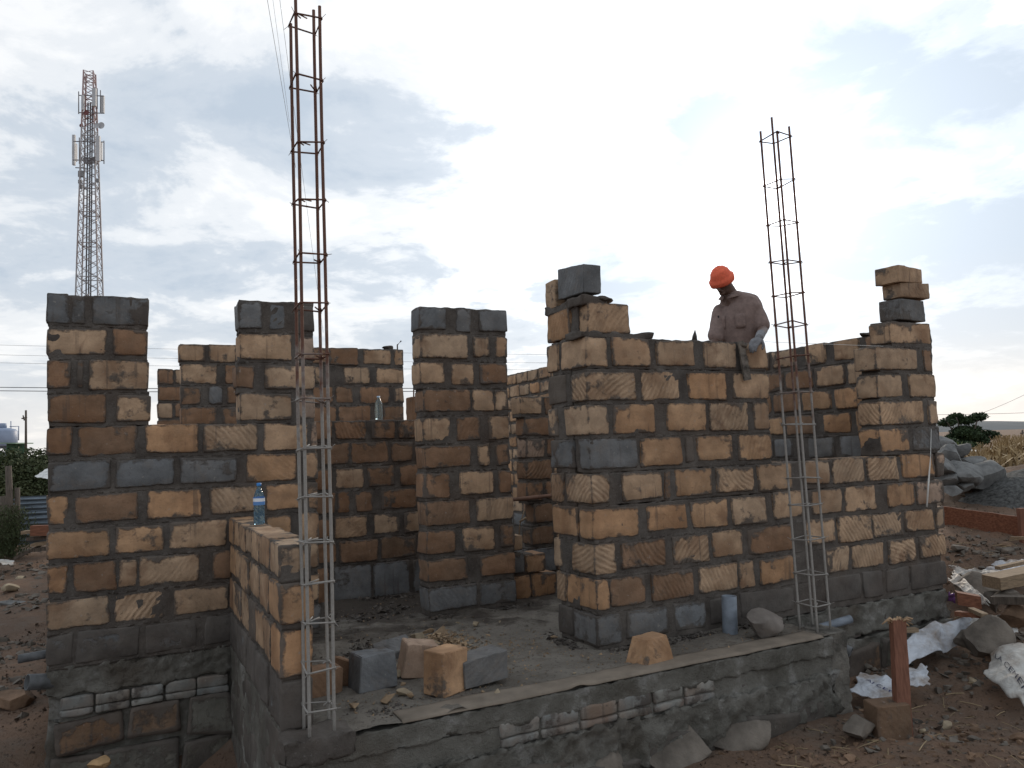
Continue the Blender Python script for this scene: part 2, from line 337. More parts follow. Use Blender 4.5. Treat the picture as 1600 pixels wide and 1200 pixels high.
# ------------------------------------------------------------------ masonry
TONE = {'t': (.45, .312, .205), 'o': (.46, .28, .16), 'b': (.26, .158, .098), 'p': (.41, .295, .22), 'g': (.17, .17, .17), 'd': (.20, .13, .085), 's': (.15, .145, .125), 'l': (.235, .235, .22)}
def block(mb, c, ax, hs, tone, chis=0., smear=0., step=.05, jig=.006, mat=0, ring=.011):
    """one quarried block: centre c, axes ax (along, depth, up), half sizes hs"""
    pts, fs, ed = lattice(hs, ring, step)
    base = TONE[tone]; k = U_(.88, 1.12); w = U_(-.04, .04)
    col = (base[0] * k * (1 + w), base[1] * k, base[2] * k * (1 - w))
    sd = U_(0, 90); off = (U_(.25, .9) * random.choice((-1, 1)), U_(.2, .6) * random.choice((-1, 1)))
    ck = {}
    out = []; loc = []
    for p in pts:
        ext = [abs(abs(p[q]) - hs[q]) < 1e-5 for q in range(3)]
        q = list(p)
        if sum(ext) >= 2:
            for i in range(3):
                if ext[i]: q[i] -= math.copysign(.0018 if sum(ext) == 2 else .0045, q[i])
        # skewed corners: trilinear jitter
        for i in range(3):
            a = 0.
            for sx in (-1, 1):
                for sz in (-1, 1):
                    key = (sx, sz, i)
                    if key not in ck: ck[key] = U_(-jig, jig) * (1.3 if i != 1 else .8)
                    a += ck[key] * (1 + sx * p[0] / hs[0]) * (1 + sz * p[2] / hs[2]) / 4
            q[i] += a
        wpt = c + ax[0] * q[0] + ax[1] * q[1] + ax[2] * q[2]
        ne = nz(wpt, 22, sd); n2 = nz(wpt, 7, sd + 3)
        for i in range(3):
            if ext[i]:
                amp = .003 if sum(ext) == 1 else .0065
                q[i] += math.copysign(1, p[i]) * (ne * amp + n2 * .004 - (.0015 if sum(ext) > 1 else 0))
        wpt = c + ax[0] * q[0] + ax[1] * q[1] + ax[2] * q[2]
        out.append(wpt); loc.append((p[0] + p[1] + hs[1] + off[0], sd, p[2] + off[1]))
    mb.add(out, fs, mat, col=[col] * len(out), loc=loc, ed=ed, par=[(chis, smear, 1. if tone in 'gs' else 0.)] * len(out))
def mortar_box(mb, c, ax, hs, step=.03, amp=.0085, mat=1):
    pts, fs, ed = lattice(hs, .012, (step, max(step, hs[1]), step))
    out = []
    for p in pts:
        wpt = c + ax[0] * p[0] + ax[1] * p[1] + ax[2] * p[2]
        n = nz(wpt, 13) * amp + nz(wpt, 35) * amp * .6 + nz(wpt, 4) * amp * .5 + (nz(wpt, 80) * amp * .5 if step < .03 else 0)
        q = list(p)
        for i in range(3):
            if abs(abs(p[i]) - hs[i]) < 1e-5: q[i] += math.copysign(1, p[i]) * n
        out.append(c + ax[0] * q[0] + ax[1] * q[1] + ax[2] * q[2])
    z = [(.1, .1, .1)] * len(out)
    mb.add(out, fs, mat, col=z, loc=z, ed=[(0., 0., 0.)] * len(out), par=[(0., 0., 0.)] * len(out))
def parse(spec):
    """'73-108g 112-233tc ...' -> list of (x0, x1, tone, chiselled)"""
    r = []
    for w in spec.split():
        a, rest = w.split('-'); i = 0
        while i < len(rest) and (rest[i].isdigit() or rest[i] == '.'): i += 1
        r.append((float(a), float(rest[:i]), rest[i], 'c' in rest[i + 1:], 'm' in rest[i + 1:]))
    return r
def wall(name, parent, base, along, depth, T, rows, label=None, joint=.038, smear=0., step=.05, mstep=.03, proud=.0065, corner=None):
    """rows: (z0, z1, spec in photo columns | list of metric (s0, s1, tone)), optional (mortar s0,s1)"""
    mb = MB()
    ax = (along, depth, zh)
    for ri, row in enumerate(rows):
        z0, z1, spec = row[:3]; opt = row[3] if len(row) > 3 else {}
        zm = (z0 + z1) / 2; bl = []
        if isinstance(spec, str):
            for x0, x1, tn, ch, sm in parse(spec):
                s0 = solve(x0, base + zh * zm, along); s1 = solve(x1, base + zh * zm, along)
                bl.append((min(s0, s1), max(s0, s1), tn, ch, sm))
        else: bl = [(a, b, tn[0], 'c' in tn[1:], 'm' in tn[1:]) for a, b, tn in spec]
        m0 = opt.get('m0', min(b[0] for b in bl)); m1 = opt.get('m1', max(b[1] for b in bl))
        for (a, b, tn, ch, sm) in bl:
            d = opt.get('T', {}).get(bl.index((a, b, tn, ch, sm)), T)
            jt = joint * U_(.7, 1.25); lo = z0 + jt * .7 + U_(-.003, .004); hi = z1 - jt * .3 + U_(-.004, .004)
            pr = proud + U_(-.004, .005)
            c = base + along * ((a + b) / 2) + depth * (d / 2) + zh * ((lo + hi) / 2)
            block(mb, c, ax, ((b - a) / 2, d / 2 + pr, (hi - lo) / 2), tn, (1. if ch else (.3 if rnd() < .12 else 0.)), smear + (.5 if sm else 0), step, mat=0)
        top = z1 - (.012 if ri == 0 or opt.get('top') else -.006)
        inset = opt.get('inset', .010)
        c = base + along * ((m0 + m1) / 2) + depth * (T / 2) + zh * ((z0 - .004 + top) / 2)
        mortar_box(mb, c, ax, ((m1 - m0) / 2 - inset, T / 2 - .004, (top - z0 + .004) / 2), mstep)
    return_o = mb.build(name, [STONE, MORTAR], parent)
    if label: return_o['label'] = label
    return return_o
def autorow(s0, s1, tones, lmin=.33, lmax=.42, off=0., gap=.03):
    r = []; s = s0
    first = True
    while s < s1 - .06:
        l = U_(lmin, lmax)
        if first and off: l *= off
        first = False
        e = min(s + l, s1)
        if s1 - e < .10: e = s1
        r.append((s, e, random.choice(tones))); s = e + gap
    return r

house = empty('unfinished_house', Q(2.9, 5, 0), 'unfinished roofless house of tan and grey stone blocks on a raised slab', 'house')

# front wall, left bay with two piers and a window gap (plane v = 5.95)
P1 = .2265
Z1 = [i * P1 for i in range(12)]
r = Z1
L1 = [
 (r[10], r[11], '73-108g 112-132g 145-232g'), (r[10], r[11] + .01, '372-408g 421-447g 470-491gm'),
 (r[9], r[10], '73-167t 178-232b'), (r[9], r[10], '373-456t 467-491p'),
 (r[8], r[9], '73-112b 120-130b 138-233t'), (r[8], r[9], '370-397b 414-492t'),
 (r[7], r[8], '73-166b 182-235t'), (r[7], r[8], '373-456t 466-493p'),
 (r[6], r[7] + .01, '73-112b 122-213b 226-311o 318-403tc 412-482t 486-495p', {'top': 1}),
 (r[5], r[6], '73-173g 181-272g 281-369g 386-462o 475-496t'),
 (r[4], r[5], '73-108o 116-215b 230-315o 328-410tc 418-472o 480-497t'),
 (r[3], r[4], '73-170o 180-256o 264-354t 364-410b 417-455o 470-498t'),
 (r[2], r[3], '73-105o 114-182b 185-213t 217-312t 333-362b 372-440b 450-498t'),
 (r[1], r[2], '73-170t 180-257tc 271-358t 368-450b 460-499t'),
 (r[0], r[1], '73-113gm 119-217gm 228-308gm 320-362gm 370-450g 460-500g'),
]
B1 = vh * 5.95
wall('wall', house, B1, uh, vh, .2, L1, 'front left wall with two piers beside a square window gap')
# foundation under the left bay
def dressed(mb, base, along, depth, s0, s1, z, h, l=.20, n=2, tone='l', sm=.0):
    """the course of small dressed strips"""
    s = s0
    while s < s1 - .05:
        e = min(s + l * U_(.93, 1.07), s1)
        for k in range(n):
            hh = (h * .58, h * .36)[k]; zz = z + (h * .70, h * .20)[k]
            block(mb, base + along * ((s + e) / 2) + depth * (.06 - .004 * k) + zh * zz, (along, depth, zh), ((e - s) / 2 - .004, .07, hh / 2), tone, 0, sm, .05, .003)
            if tone == 'l': mb.at['ed'][max(mb.at['ed'])] = [(.03 + .02 * nz(q_, 6), .03, .03) for q_ in mb.v[max(mb.at['ed']):]]
        s = e + .004
mb = MB(); ax = (uh, vh, zh)
mortar_box(mb, B1 + uh * .40 + vh * .12 + zh * -.09, ax, (.83, .11, .09), .02, .022)
dressed(mb, B1, uh, vh, -.35, .72, -.315, .125)
mortar_box(mb, B1 + uh * .40 + vh * .13 + zh * -.25, ax, (.82, .09, .09), .04, .012)
for (a, b, z0, z1) in [(-.40, .02, -.56, -.34), (.04, .38, -.53, -.34), (.40, .71, -.58, -.34), (-.40, -.12, -.8, -.58), (-.1, .36, -.84, -.57), (.39, .71, -.86, -.61), (-.4, .1, -1.12, -.84), (.13, .71, -1.15, -.88)]:
    block(mb, B1 + uh * ((a + b) / 2) + vh * .1 + zh * ((z0 + z1) / 2), ax, ((b - a) / 2, .12, (z1 - z0) / 2), random.choice('sssd'), 0, .25, .05, .03, ring=.03)
mortar_box(mb, B1 + uh * .16 + vh * .14 + zh * -.75, ax, (.58, .11, .43), .05, .03)
mb.build('foundation', [STONE, CEMENT], house)

# low side wall running out to the corner of the slab (plane u = 0.70, facing left)
B2 = uh * .70 + vh * 5.95                                     # runs towards the camera
zr = [.91, .725, .495, .25, 0.]
hx = lambda *b: [(a, c, t) for a, c, t in b]
L2a = [(.03, .27, 'o'), (.285, .52, 't'), (.54, .82, 't'), (.835, 1.08, 't'), (1.095, 1.40, 'tc'), (1.415, 1.71, 't'), (1.73, 2.01, 't')]
L2b = [(.03, .33, 'o'), (.35, .66, 't'), (.68, .99, 't'), (1.01, 1.34, 't'), (1.36, 1.66, 't'), (1.69, 2.01, 'o')]
L2c = [(.03, .24, 'b'), (.26, .60, 't'), (.62, .93, 'tc'), (.95, 1.2, 'tm'), (1.22, 1.48, 't'), (1.50, 1.72, 'tc'), (1.74, 2.0, 'o')]
L2d = [(.03, .4, 'gm'), (.43, .8, 'gm'), (.83, 1.2, 'gm'), (1.23, 1.6, 'gm'), (1.64, 2.0, 'gm')]
wall('wall', house, B2, -vh, uh, .145, [(zr[1], zr[0], L2a), (zr[2], zr[1] - .0, L2b), (zr[3], zr[2], L2c), (zr[4], zr[3], L2d)],
     'low side wall of blocks set on edge', joint=.028)
mb = MB(); ax2 = (-vh, uh, zh)
for z0, z1 in ((-.28, -.03), (-.55, -.3), (-.85, -.57), (-1.15, -.87)):
    for a, b, t_ in autorow(.0, 2.12, 'ss', .38, .6, .7):
        block(mb, B2 - vh * ((a + b) / 2) + uh * .115 + zh * ((z0 + z1) / 2), ax2, ((b - a) / 2, .11, (z1 - z0) / 2), 's', 0, .55, .05, .012)
mortar_box(mb, B2 - vh * 1.06 + uh * .12 + zh * -.58, ax2, (1.06, .115, .575), .05, .018)
mb.build('foundation', [STONE, CEMENT], house)

# pier between the two doorways (plane v = 5.96)
P3 = .2315; z3 = [i * P3 for i in range(12)]
specs = ['655-696g 712-736g 748-792g', '656-730t 739-764t 774-793t', '656-694t 705.5-741t 749.6-793b', '660.5-734b 739-771t 774-794t', '660-702t 714.5-750b 764-795t',
 '662.8-736b 748-765t 775-796b', '663-704b 718-771t 780-800b', '665-735b 744-802t', '666-712b 723.5-773t 783-804b', '667-731b 749.6-805b', '669.5-745g 750-807g']
wall('pier', house, vh * 5.96, uh, vh, .2, [(z3[10 - i], z3[11 - i], sp) for i, sp in enumerate(specs)], 'free standing pier between the doorways', joint=.046)

# front right wall: worker's bay and window sill bay (plane v = 4.35)
P4 = .2310; z4 = [i * P4 for i in range(16)]
B4 = vh * 4.35
uC = 2.78
def cs(x, z): return solve(x, B4 + zh * z, uh)
def ret(x, z):                                                # depth of the left return seen in column x
    return 4.35 + solve(x, B4 + uh * uC + zh * z, vh)
front = {
 8: '957-1016t 1025.6-1084t 1098-1150t 1166-1198t',
 7: '1001-1062tc 1075-1134o 1145-1201t',
 6: '957.6-1023o 1042-1103o 1108-1169tc 1178.6-1203t',
 5: '1002-1066o 1071-1083bm 1089-1145.5o 1153-1206oc',
 4: '972-1034t 1038-1048b 1056-1112.6o 1119-1177tc 1184-1236t 1256-1296t 1301-1350tc 1355-1402tc 1409-1460o 1464-1475p',
 3: '1011-1072o 1080-1137o 1143-1197t 1208-1253t 1269-1316t 1321.5-1368t 1387-1428o 1432-1475p',
 2: '972-1040bc 1051-1108tc 1113.5-1160t 1169-1237b 1258-1304t 1308.7-1362tc 1364-1410tc 1415-1459tc 1463-1476t',
 1: '954-1008.6b 1018.5-1083.7bc 1092-1153tc 1155-1180t 1188-1240o 1289-1327tc 1331-1381tc 1388-1432tc 1436-1478tc',
 0: '979-1044g 1054-1103g 1110-1150gm 1158-1240gm 1290-1345gm 1349-1380gm 1385-1420gm 1424-1478gm',
}
cornerb = {8: (948, 877, 't'), 7: (991.6, 893, 'tc'), 6: (950, 884, 't'), 5: (994.5, 906.6, 'g'), 4: (952, 885, 'tc'), 3: (1000, 906, 'o'), 2: (962, 894, 'tc'), 1: (950, 886, 'o'), 0: (970, 898, 'g')}
retb = {8: '855-872t', 7: '858-884tm', 6: '857-871t', 5: '861-897g', 4: '861-881tc', 3: '864-902o', 2: '866-877t', 1: '870-884tc', 0: '874-894gm'}
mb = MB(); rmb = MB(); ax = (uh, vh, zh)
for k, spec in front.items():
    z0, z1 = z4[k], z4[k + 1]; zm = (z0 + z1) / 2
    if k <= 4: pass
    for x0, x1, tn, ch, sm in parse(spec):
        a, b = cs(x0, zm), cs(x1, zm); dz = .012 if a > 4.3 else 0.
        jt = .041 * U_(.7, 1.3); lo = z0 + jt * .7 + dz; hi = z1 - jt * .3 + U_(-.004, .004) + dz
        block(mb, B4 + uh * ((a + b) / 2) + vh * .1 + zh * ((lo + hi) / 2), ax, ((b - a) / 2, .1075 + U_(-.003, .004), (hi - lo) / 2), tn, 1. if ch else 0., (.5 if sm else 0) + (.12 if k == 0 else 0))
    xe, xr, tn = cornerb[k]
    b = cs(xe, zm); d = max(.10, ret(xr, zm) - 4.35)
    lo, hi = z0 + .022, z1 - .010
    block(mb, B4 + uh * ((uC + b) / 2) + vh * (d / 2) + zh * ((lo + hi) / 2), ax, ((b - uC) / 2 + .004, d / 2 + .005, (hi - lo) / 2), tn[0], 1. if 'c' in tn else 0., .12 if k == 0 else 0.)
    mend = 4.42 if k > 4 else 6.33
    mortar_box(mb, B4 + uh * ((uC + mend) / 2) + vh * .1 + zh * ((z0 + z1) / 2), ax, ((mend - uC) / 2 - .012, .096, (z1 - z0) / 2 + (.006 if k not in (4, 8) else -.006)))
    for x0, x1, tn, ch, sm in parse(retb[k]):
        b0, b1 = sorted((ret(x0, zm), ret(x1, zm)))
        b0 = max(b0, 4.35 + d + .02)
        if b1 - b0 < .03: continue
        block(rmb, uh * (uC + .1) + vh * ((b0 + b1) / 2) + zh * ((lo + hi) / 2), (-vh, uh, zh), ((b1 - b0) / 2, .104, (hi - lo) / 2), tn, 1. if ch else 0., .5 if sm else 0.)
    if z1 < 2.0: mortar_box(rmb, uh * (uC + .1) + vh * (4.56 + .13) + zh * ((z0 + z1) / 2), (-vh, uh, zh), (.125, .092, (z1 - z0) / 2 + .006))
    else: mortar_box(rmb, uh * (uC + .1) + vh * (4.56 + .13) + zh * ((z0 + z1) / 2), (-vh, uh, zh), (.125, .092, (z1 - z0) / 2 + .006))
# extra blocks already bedded on the corner
zt = z4[9]
a, b = cs(897, 2.2) , cs(982, 2.2)
block(mb, B4 + uh * ((uC + b) / 2 + .02) + vh * .10 + zh * (zt + .125), ax, ((b - uC) / 2 - .01, .10, .102), 't', .6)
mortar_box(mb, B4 + uh * 3.05 + vh * .1 + zh * (zt + .008), ax, (.30, .10, .022), .03, .014)
wr = mb.build('wall', [STONE, MORTAR], house); wr['label'] = 'front right wall with a corner and a wide window sill'
block(rmb, uh * (uC + .1) + vh * 4.70 + zh * (zt + .12), (-vh, uh, zh), (.15, .10, .105), 'o', .3)
mortar_box(rmb, uh * (uC + .1) + vh * 4.62 + zh * (zt + .245), (-vh, uh, zh), (.26, .10, .03), .03, .02)
mortar_box(rmb, uh * (uC + .1) + vh * 4.5 + zh * (zt + .12), (-vh, uh, zh), (.05, .085, .12), .03, .015)
rmb.build('wall', [STONE, MORTAR], house)['label'] = 'short return wall at the corner, thick with mortar'

# right pier beyond the window, blocks bedded up to 2.25 m
prow = {9: '1390-1454t', 8: '1366-1433t 1444-1457b', 7: '1370-1409t 1420-1460t', 6: '1373-1442tc 1450-1464t', 5: '1375-1421o 1426-1467g'}
rows = []
for k in sorted(prow, reverse=True):
    rows.append((z4[k] + .01, z4[k + 1] + .01, prow[k], {'m0': cs(1374, z4[k] + .1) if k < 9 else cs(1392, 2.2), 'm1': cs(1456 + (9 - k) * 2.6, z4[k] + .1)}))
wall('pier', house, B4 + vh * .0, uh, vh, .2, rows, 'right end pier of the front wall', joint=.038)
# foundation of the right bay
mb = MB()
mortar_box(mb, B4 + uh * 5.32 + vh * .11 + zh * -.12, ax, (1.01, .125, .115), .022, .022)
for a, b, t_ in autorow(4.33, 6.33, 'sg', .30, .42, .6):
    block(mb, B4 + uh * ((a + b) / 2) + vh * .12 + zh * -.17, ax, ((b - a) / 2, .12, .09), t_, 0, .55, .05, .01)
mortar_box(mb, B4 + uh * 5.32 + vh * .09 + zh * -.5, ax, (1.03, .12, .24), .05, .03)
for a, b, t_ in autorow(4.33, 6.33, 'sd', .30, .5, .6):
    block(mb, B4 + uh * ((a + b) / 2) + vh * .06 + zh * -.42, ax, ((b - a) / 2, .13, U_(.1, .14)), t_, 0, .3, .05, .03, ring=.03)
mb.build('foundation', [STONE, CEMENT], house)

# right side wall of the house seen from inside (plane u = 6.0, running back)
B6 = uh * 6.0
zs = [1.22 + .23 * i for i in range(-6, 6)]
srows = ['1206-1241t 1259-1290t 1302.5-1343.6t 1353-1389b', '1227-1271b 1275-1320t 1325-1372t', '1209-1250b 1254-1299o 1305-1350o 1360-1377t', '1229-1272b 1287-1330o 1339-1377o', '1211-1239g 1263-1304g 1313-1361g 1367-1377g']
rows = []
for i, sp in enumerate(srows):
    z1 = 2.24 - i * .225; z0 = z1 - .225
    w = [(solve(x0, B6 + zh * (z0 + z1) / 2, vh), solve(x1, B6 + zh * (z0 + z1) / 2, vh), tn + ('c' if ch else '')) for x0, x1, tn, ch, sm in parse(sp)]
    w = [(min(a, b), max(a, b), t_) for a, b, t_ in w if max(a, b) > 4.62]
    w = [(max(a, 4.57), b, t_) for a, b, t_ in w]
    s = max(b for a, b, t_ in w) + .03
    rows.append((z0, z1, sorted(w) + autorow(s, 10.2, ['t', 'o', 't', 'b'] if i < 4 else ['g'], .33, .42, .6)))
for i in range(5, 10):
    z1 = 2.24 - i * .225
    rows.append((z1 - .225, z1, autorow(4.57, 14.4, ['t', 'o', 'b'] if i < 9 else ['g'])))
wall('wall', house, B6, vh, uh, .2, rows, 'right side wall seen from inside through the window', joint=.036, step=.06, mstep=.06)
rows = []
for i in range(8):
    z1 = 2.60 - i * .215; rows.append((z1 - .215, z1, autorow(10.23, 14.4, ['t', 'o', 't', 'tc'], .30, .40, .6)))
wall('wall', house, B6 + uh * .02, vh, uh, .2, rows, 'taller far end of the right side wall', joint=.036, step=.06, mstep=.07)

# inner wall with the sill the small bottle stands on (plane v = 7.1)
rows = [(1.44, 1.65, '524-572bc 581-617b 623-668bc'), (1.215, 1.44, '500-545b 549-607b 612-645b 650-680b'), (.99, 1.215, '523-568t 575-616b 624-668b'), (.765, .99, '529-548b 556-583b 595-651b 656-680b'),
 (.54, .765, '523-573t 584-624t 632-670t'), (.315, .54, '530-590b 595-650d 655-680b'), (-.03, .315, '520-580g 585-640g 645-680g')]
def shift(rows, base, along, a0, a1, tones):
    """measured blocks, carried on to the hidden ends of the wall"""
    out = []
    for z0, z1, sp in rows:
        zm = (z0 + z1) / 2; bl = []
        for x0, x1, tn, ch, sm in parse(sp):
            s0 = solve(x0, base + zh * zm, along); s1 = solve(x1, base + zh * zm, along)
            bl.append((min(s0, s1), max(s0, s1), tn + ('c' if ch else '') + ('m' if sm else '')))
        bl.sort(); lo = bl[0][0] - .03; hi = bl[-1][1] + .03
        pre = [(a0 + (lo - b), a0 + (lo - a), t_) for a, b, t_ in autorow(a0, lo, tones)] if lo - a0 > .1 else []
        post = autorow(hi, a1, tones) if a1 - hi > .1 else []
        out.append((z0, z1, pre + bl + post))
    return out
BD = vh * 7.1
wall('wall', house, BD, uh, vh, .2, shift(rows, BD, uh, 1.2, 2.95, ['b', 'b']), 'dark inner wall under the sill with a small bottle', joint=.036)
# back wall of the front rooms (plane v = 8.75), two tall stretches
BB = vh * 8.75
rows = [(2.335, 2.56, '280-320t 326-369t'), (2.11, 2.335, '282-339t 352-372b'), (1.885, 2.11, '282-314b 327-348g 356-372b'), (1.66, 1.885, '283-340b 348-372b')] + \
 [(1.66 - .225 * (i + 1), 1.66 - .225 * i, '284-330b 336-372b') for i in range(7)]
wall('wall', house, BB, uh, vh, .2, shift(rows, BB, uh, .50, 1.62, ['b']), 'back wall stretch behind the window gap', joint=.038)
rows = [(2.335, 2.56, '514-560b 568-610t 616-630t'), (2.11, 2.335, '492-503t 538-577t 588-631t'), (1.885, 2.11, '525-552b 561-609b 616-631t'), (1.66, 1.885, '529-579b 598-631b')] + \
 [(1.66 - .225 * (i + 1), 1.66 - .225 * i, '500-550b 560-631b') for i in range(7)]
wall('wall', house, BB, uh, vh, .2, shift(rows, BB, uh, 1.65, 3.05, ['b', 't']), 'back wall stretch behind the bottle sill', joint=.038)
# farther bits seen through the gaps
BF = vh * 11.2
rows = [(2.54 - .225 * (i + 1), 2.54 - .225 * i, autorow(.42, 2.4, ['b', 't'], .3, .4, (.5, 1.)[i % 2])) for i in range(11)]
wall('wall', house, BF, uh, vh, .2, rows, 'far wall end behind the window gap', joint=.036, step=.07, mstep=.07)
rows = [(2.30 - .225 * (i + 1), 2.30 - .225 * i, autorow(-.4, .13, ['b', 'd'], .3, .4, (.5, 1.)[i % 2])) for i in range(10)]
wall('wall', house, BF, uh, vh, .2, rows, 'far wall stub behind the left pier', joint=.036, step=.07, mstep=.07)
# partition seen through the right doorway (plane v = 7.1, right part)
rows = [(1.65, 1.87, '812-846t 852-862b'), (1.43, 1.65, '819-862b'), (1.20, 1.43, '822-851pc 855-865b'), (.975, 1.2, '822-862bc'), (.75, .975, '822-848b 853-866b'), (.52, .75, '834-864b'), (.29, .52, '830-866b'), (.02, .29, '825-868g')]
wall('wall', house, BD, uh, vh, .2, shift(rows, BD, uh, 3.70, 4.9, ['b', 't']), 'inner partition seen through the right doorway', joint=.036)
# stepped stub beside the pier
mb = MB()
for (a, b, z0, z1, t_) in [(3.03, 3.26, .0, .2, 'o'), (3.03, 3.20, .22, .40, 'g'), (3.28, 3.52, .0, .2, 'o'), (3.22, 3.42, .22, .38, 'o'), (3.03, 3.19, .42, .56, 't')]:
    block(mb, vh * 6.28 + uh * ((a + b) / 2) + zh * ((z0 + z1) / 2), ax, ((b - a) / 2, .12, (z1 - z0) / 2), t_, 0, 0, .05)
mortar_box(mb, vh * 6.28 + uh * 3.15 + zh * .19, ax, (.14, .10, .19), .04, .01)
mb.build('wall', [STONE, MORTAR], house)['label'] = 'low stepped stub of orange blocks in the right doorway'

# ------------------------------------------------------------------ floor slab
def gridsheet(mb, P, n, m, mat=0, flip=False):
    vs = [P(i / n, j / m) for i in range(n + 1) for j in range(m + 1)]
    fs = []
    for i in range(n):
        for j in range(m):
            a = i * (m + 1) + j; q = [a, a + m + 1, a + m + 2, a + 1]
            fs.append(q[::-1] if flip else q)
    mb.add(vs, fs, mat)
mb = MB()
def slabtop(u0, u1, v0, v1, n, m):
    def P(s, t):
        a, b = u0 + (u1 - u0) * s, v0 + (v1 - v0) * t
        p = Q(a, b, 0)
        h = .010 * fbm(p, 3.2) + .006 * nz(p, 14) + .004 * nz(p, 40)
        # mud drifts against the wall feet
        h += (.045 * max(0, fbm(p, 1.9, 4)) + .018 * max(0, nz(p, 9, 2))) * (1 if b > 5.2 or a < 1.6 else .3)
        if b < 3.99: h -= .0
        return Q(a, b, h - .004)
    gridsheet(mb, P, n, m)
slabtop(.72, 4.32, 3.78, 4.47, 130, 26)
slabtop(.72, 2.95, 4.47, 5.95, 80, 54)
slabtop(-.42, 6.2, 5.95, 9.2, 120, 70)
slabtop(2.95, 6.2, 4.47, 5.95, 60, 30)
slabtop(-.42, 6.2, 9.2, 14.6, 60, 50)
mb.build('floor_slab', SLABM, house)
# front face of the slab: ragged concrete lip, beam, dressed strips, rough footing
mb = MB()
BS = vh * 3.80
def face(z0, z1, out, amp, mt=1, step=.03, u0=.74, u1=4.28):
    mortar_box(mb, vh * (3.90 - out) + uh * ((u0 + u1) / 2) + zh * ((z0 + z1) / 2), ax, ((u1 - u0) / 2, .11, (z1 - z0) / 2), step, amp, mt)
face(-.125, -.012, .012, .013, 1, .02)
face(-.30, -.12, .0, .008)
dressed(mb, vh * 3.785, uh, vh, 1.78, 3.30, -.235, .125, .24, 2, 'l', .0)
dressed(mb, vh * 3.81, uh, vh, 3.38, 4.2, -.235, .125, .24, 2, 'g', .30)
face(-.50, -.235, .035, .032, 1, .02)
face(-1.1, -.45, .0, .035, 1, .05)
for i in range(9):
    a = .85 + i * .40; block(mb, vh * 3.88 + uh * (a + U_(-.05, .05)) + zh * U_(-.52, -.44), ax, (U_(.15, .22), .13, U_(.07, .11)), 's', 0, .4, .05, .03, ring=.03)
mb.build('foundation', [STONE, CEMENT], house)['label'] = 'front edge of the floor slab with a course of small dressed strips'
# brown building paper trapped along the slab edge
mb = MB()
def P(s, t):
    a = 1.25 + 2.95 * s; w = .17 + .03 * nz((a, 0, 0), 2.)
    b = 3.772 + w * t
    lift = .012 + .012 * math.exp(-((a - 2.28) / .05) ** 2) * (1 - t) + .003 * nz((a, b, 0), 9)
    return Q(a, b - .008 * nz((a, 3, 0), 3), lift if t > .1 else lift - .012)
gridsheet(mb, P, 120, 8)
o = mb.build('paper_edge', simple('brown_building_paper', (.215, .178, .14), .85, .2, 6., .3, .004), house); sm_ = o.modifiers.new('t', 'SOLIDIFY'); sm_.thickness = .004
# concrete stub at the slab's right corner
mb = MB(); mortar_box(mb, Q(4.36, 3.90, -.28), ax, (.085, .11, .29), .03, .014); mb.build('concrete_stub', [STONE, CONC], house)
mb = MB(); mortar_box(mb, Q(.84, 3.85, -.04), ax, (.17, .09, .055), .025, .02); mb.build('concrete_pad', [STONE, MORTAR], house)

mb = MB()
def crumbs(p0, p1, n, w, smax=.03):
    for i in range(n):
        p = p0.lerp(p1, rnd()) + Vector((random.gauss(0, w), random.gauss(0, w), 0)); sz = U_(.005, smax) * (.5 + .5 * rnd())
        q = [p + Vector((U_(-1, 1), U_(-1, 1), U_(-.4, .7))) * sz for _ in range(6)]
        mb.add(q, [[0, 1, 2], [0, 2, 3], [0, 3, 4], [1, 2, 4], [2, 3, 5], [0, 1, 5], [1, 4, 5], [3, 4, 5]])
crumbs(Q(2.85, 4.28, 0), Q(4.3, 4.28, 0), 420, .035); crumbs(Q(2.2, 5.9, 0), Q(3.1, 5.9, 0), 260, .04); crumbs(Q(1.5, 7.0, 0), Q(2.9, 7.0, 0), 300, .07, .04)
crumbs(Q(2.70, 4.4, 0), Q(2.70, 4.9, 0), 120, .03); crumbs(Q(1.1, 5.2, 0), Q(2.1, 5.4, 0), 320, .16, .035); crumbs(Q(.98, 3.95, 0), Q(1.3, 4.0, 0), 160, .05, .018); crumbs(Q(1.6, 6.3, 0), Q(2.2, 6.5, 0), 200, .15, .045)
tag(mb.build('mortar_crumbs', MORTAR, smooth=False), 'dropped mortar and dirt clods along the feet of the walls', 'mortar crumbs', kind='stuff')

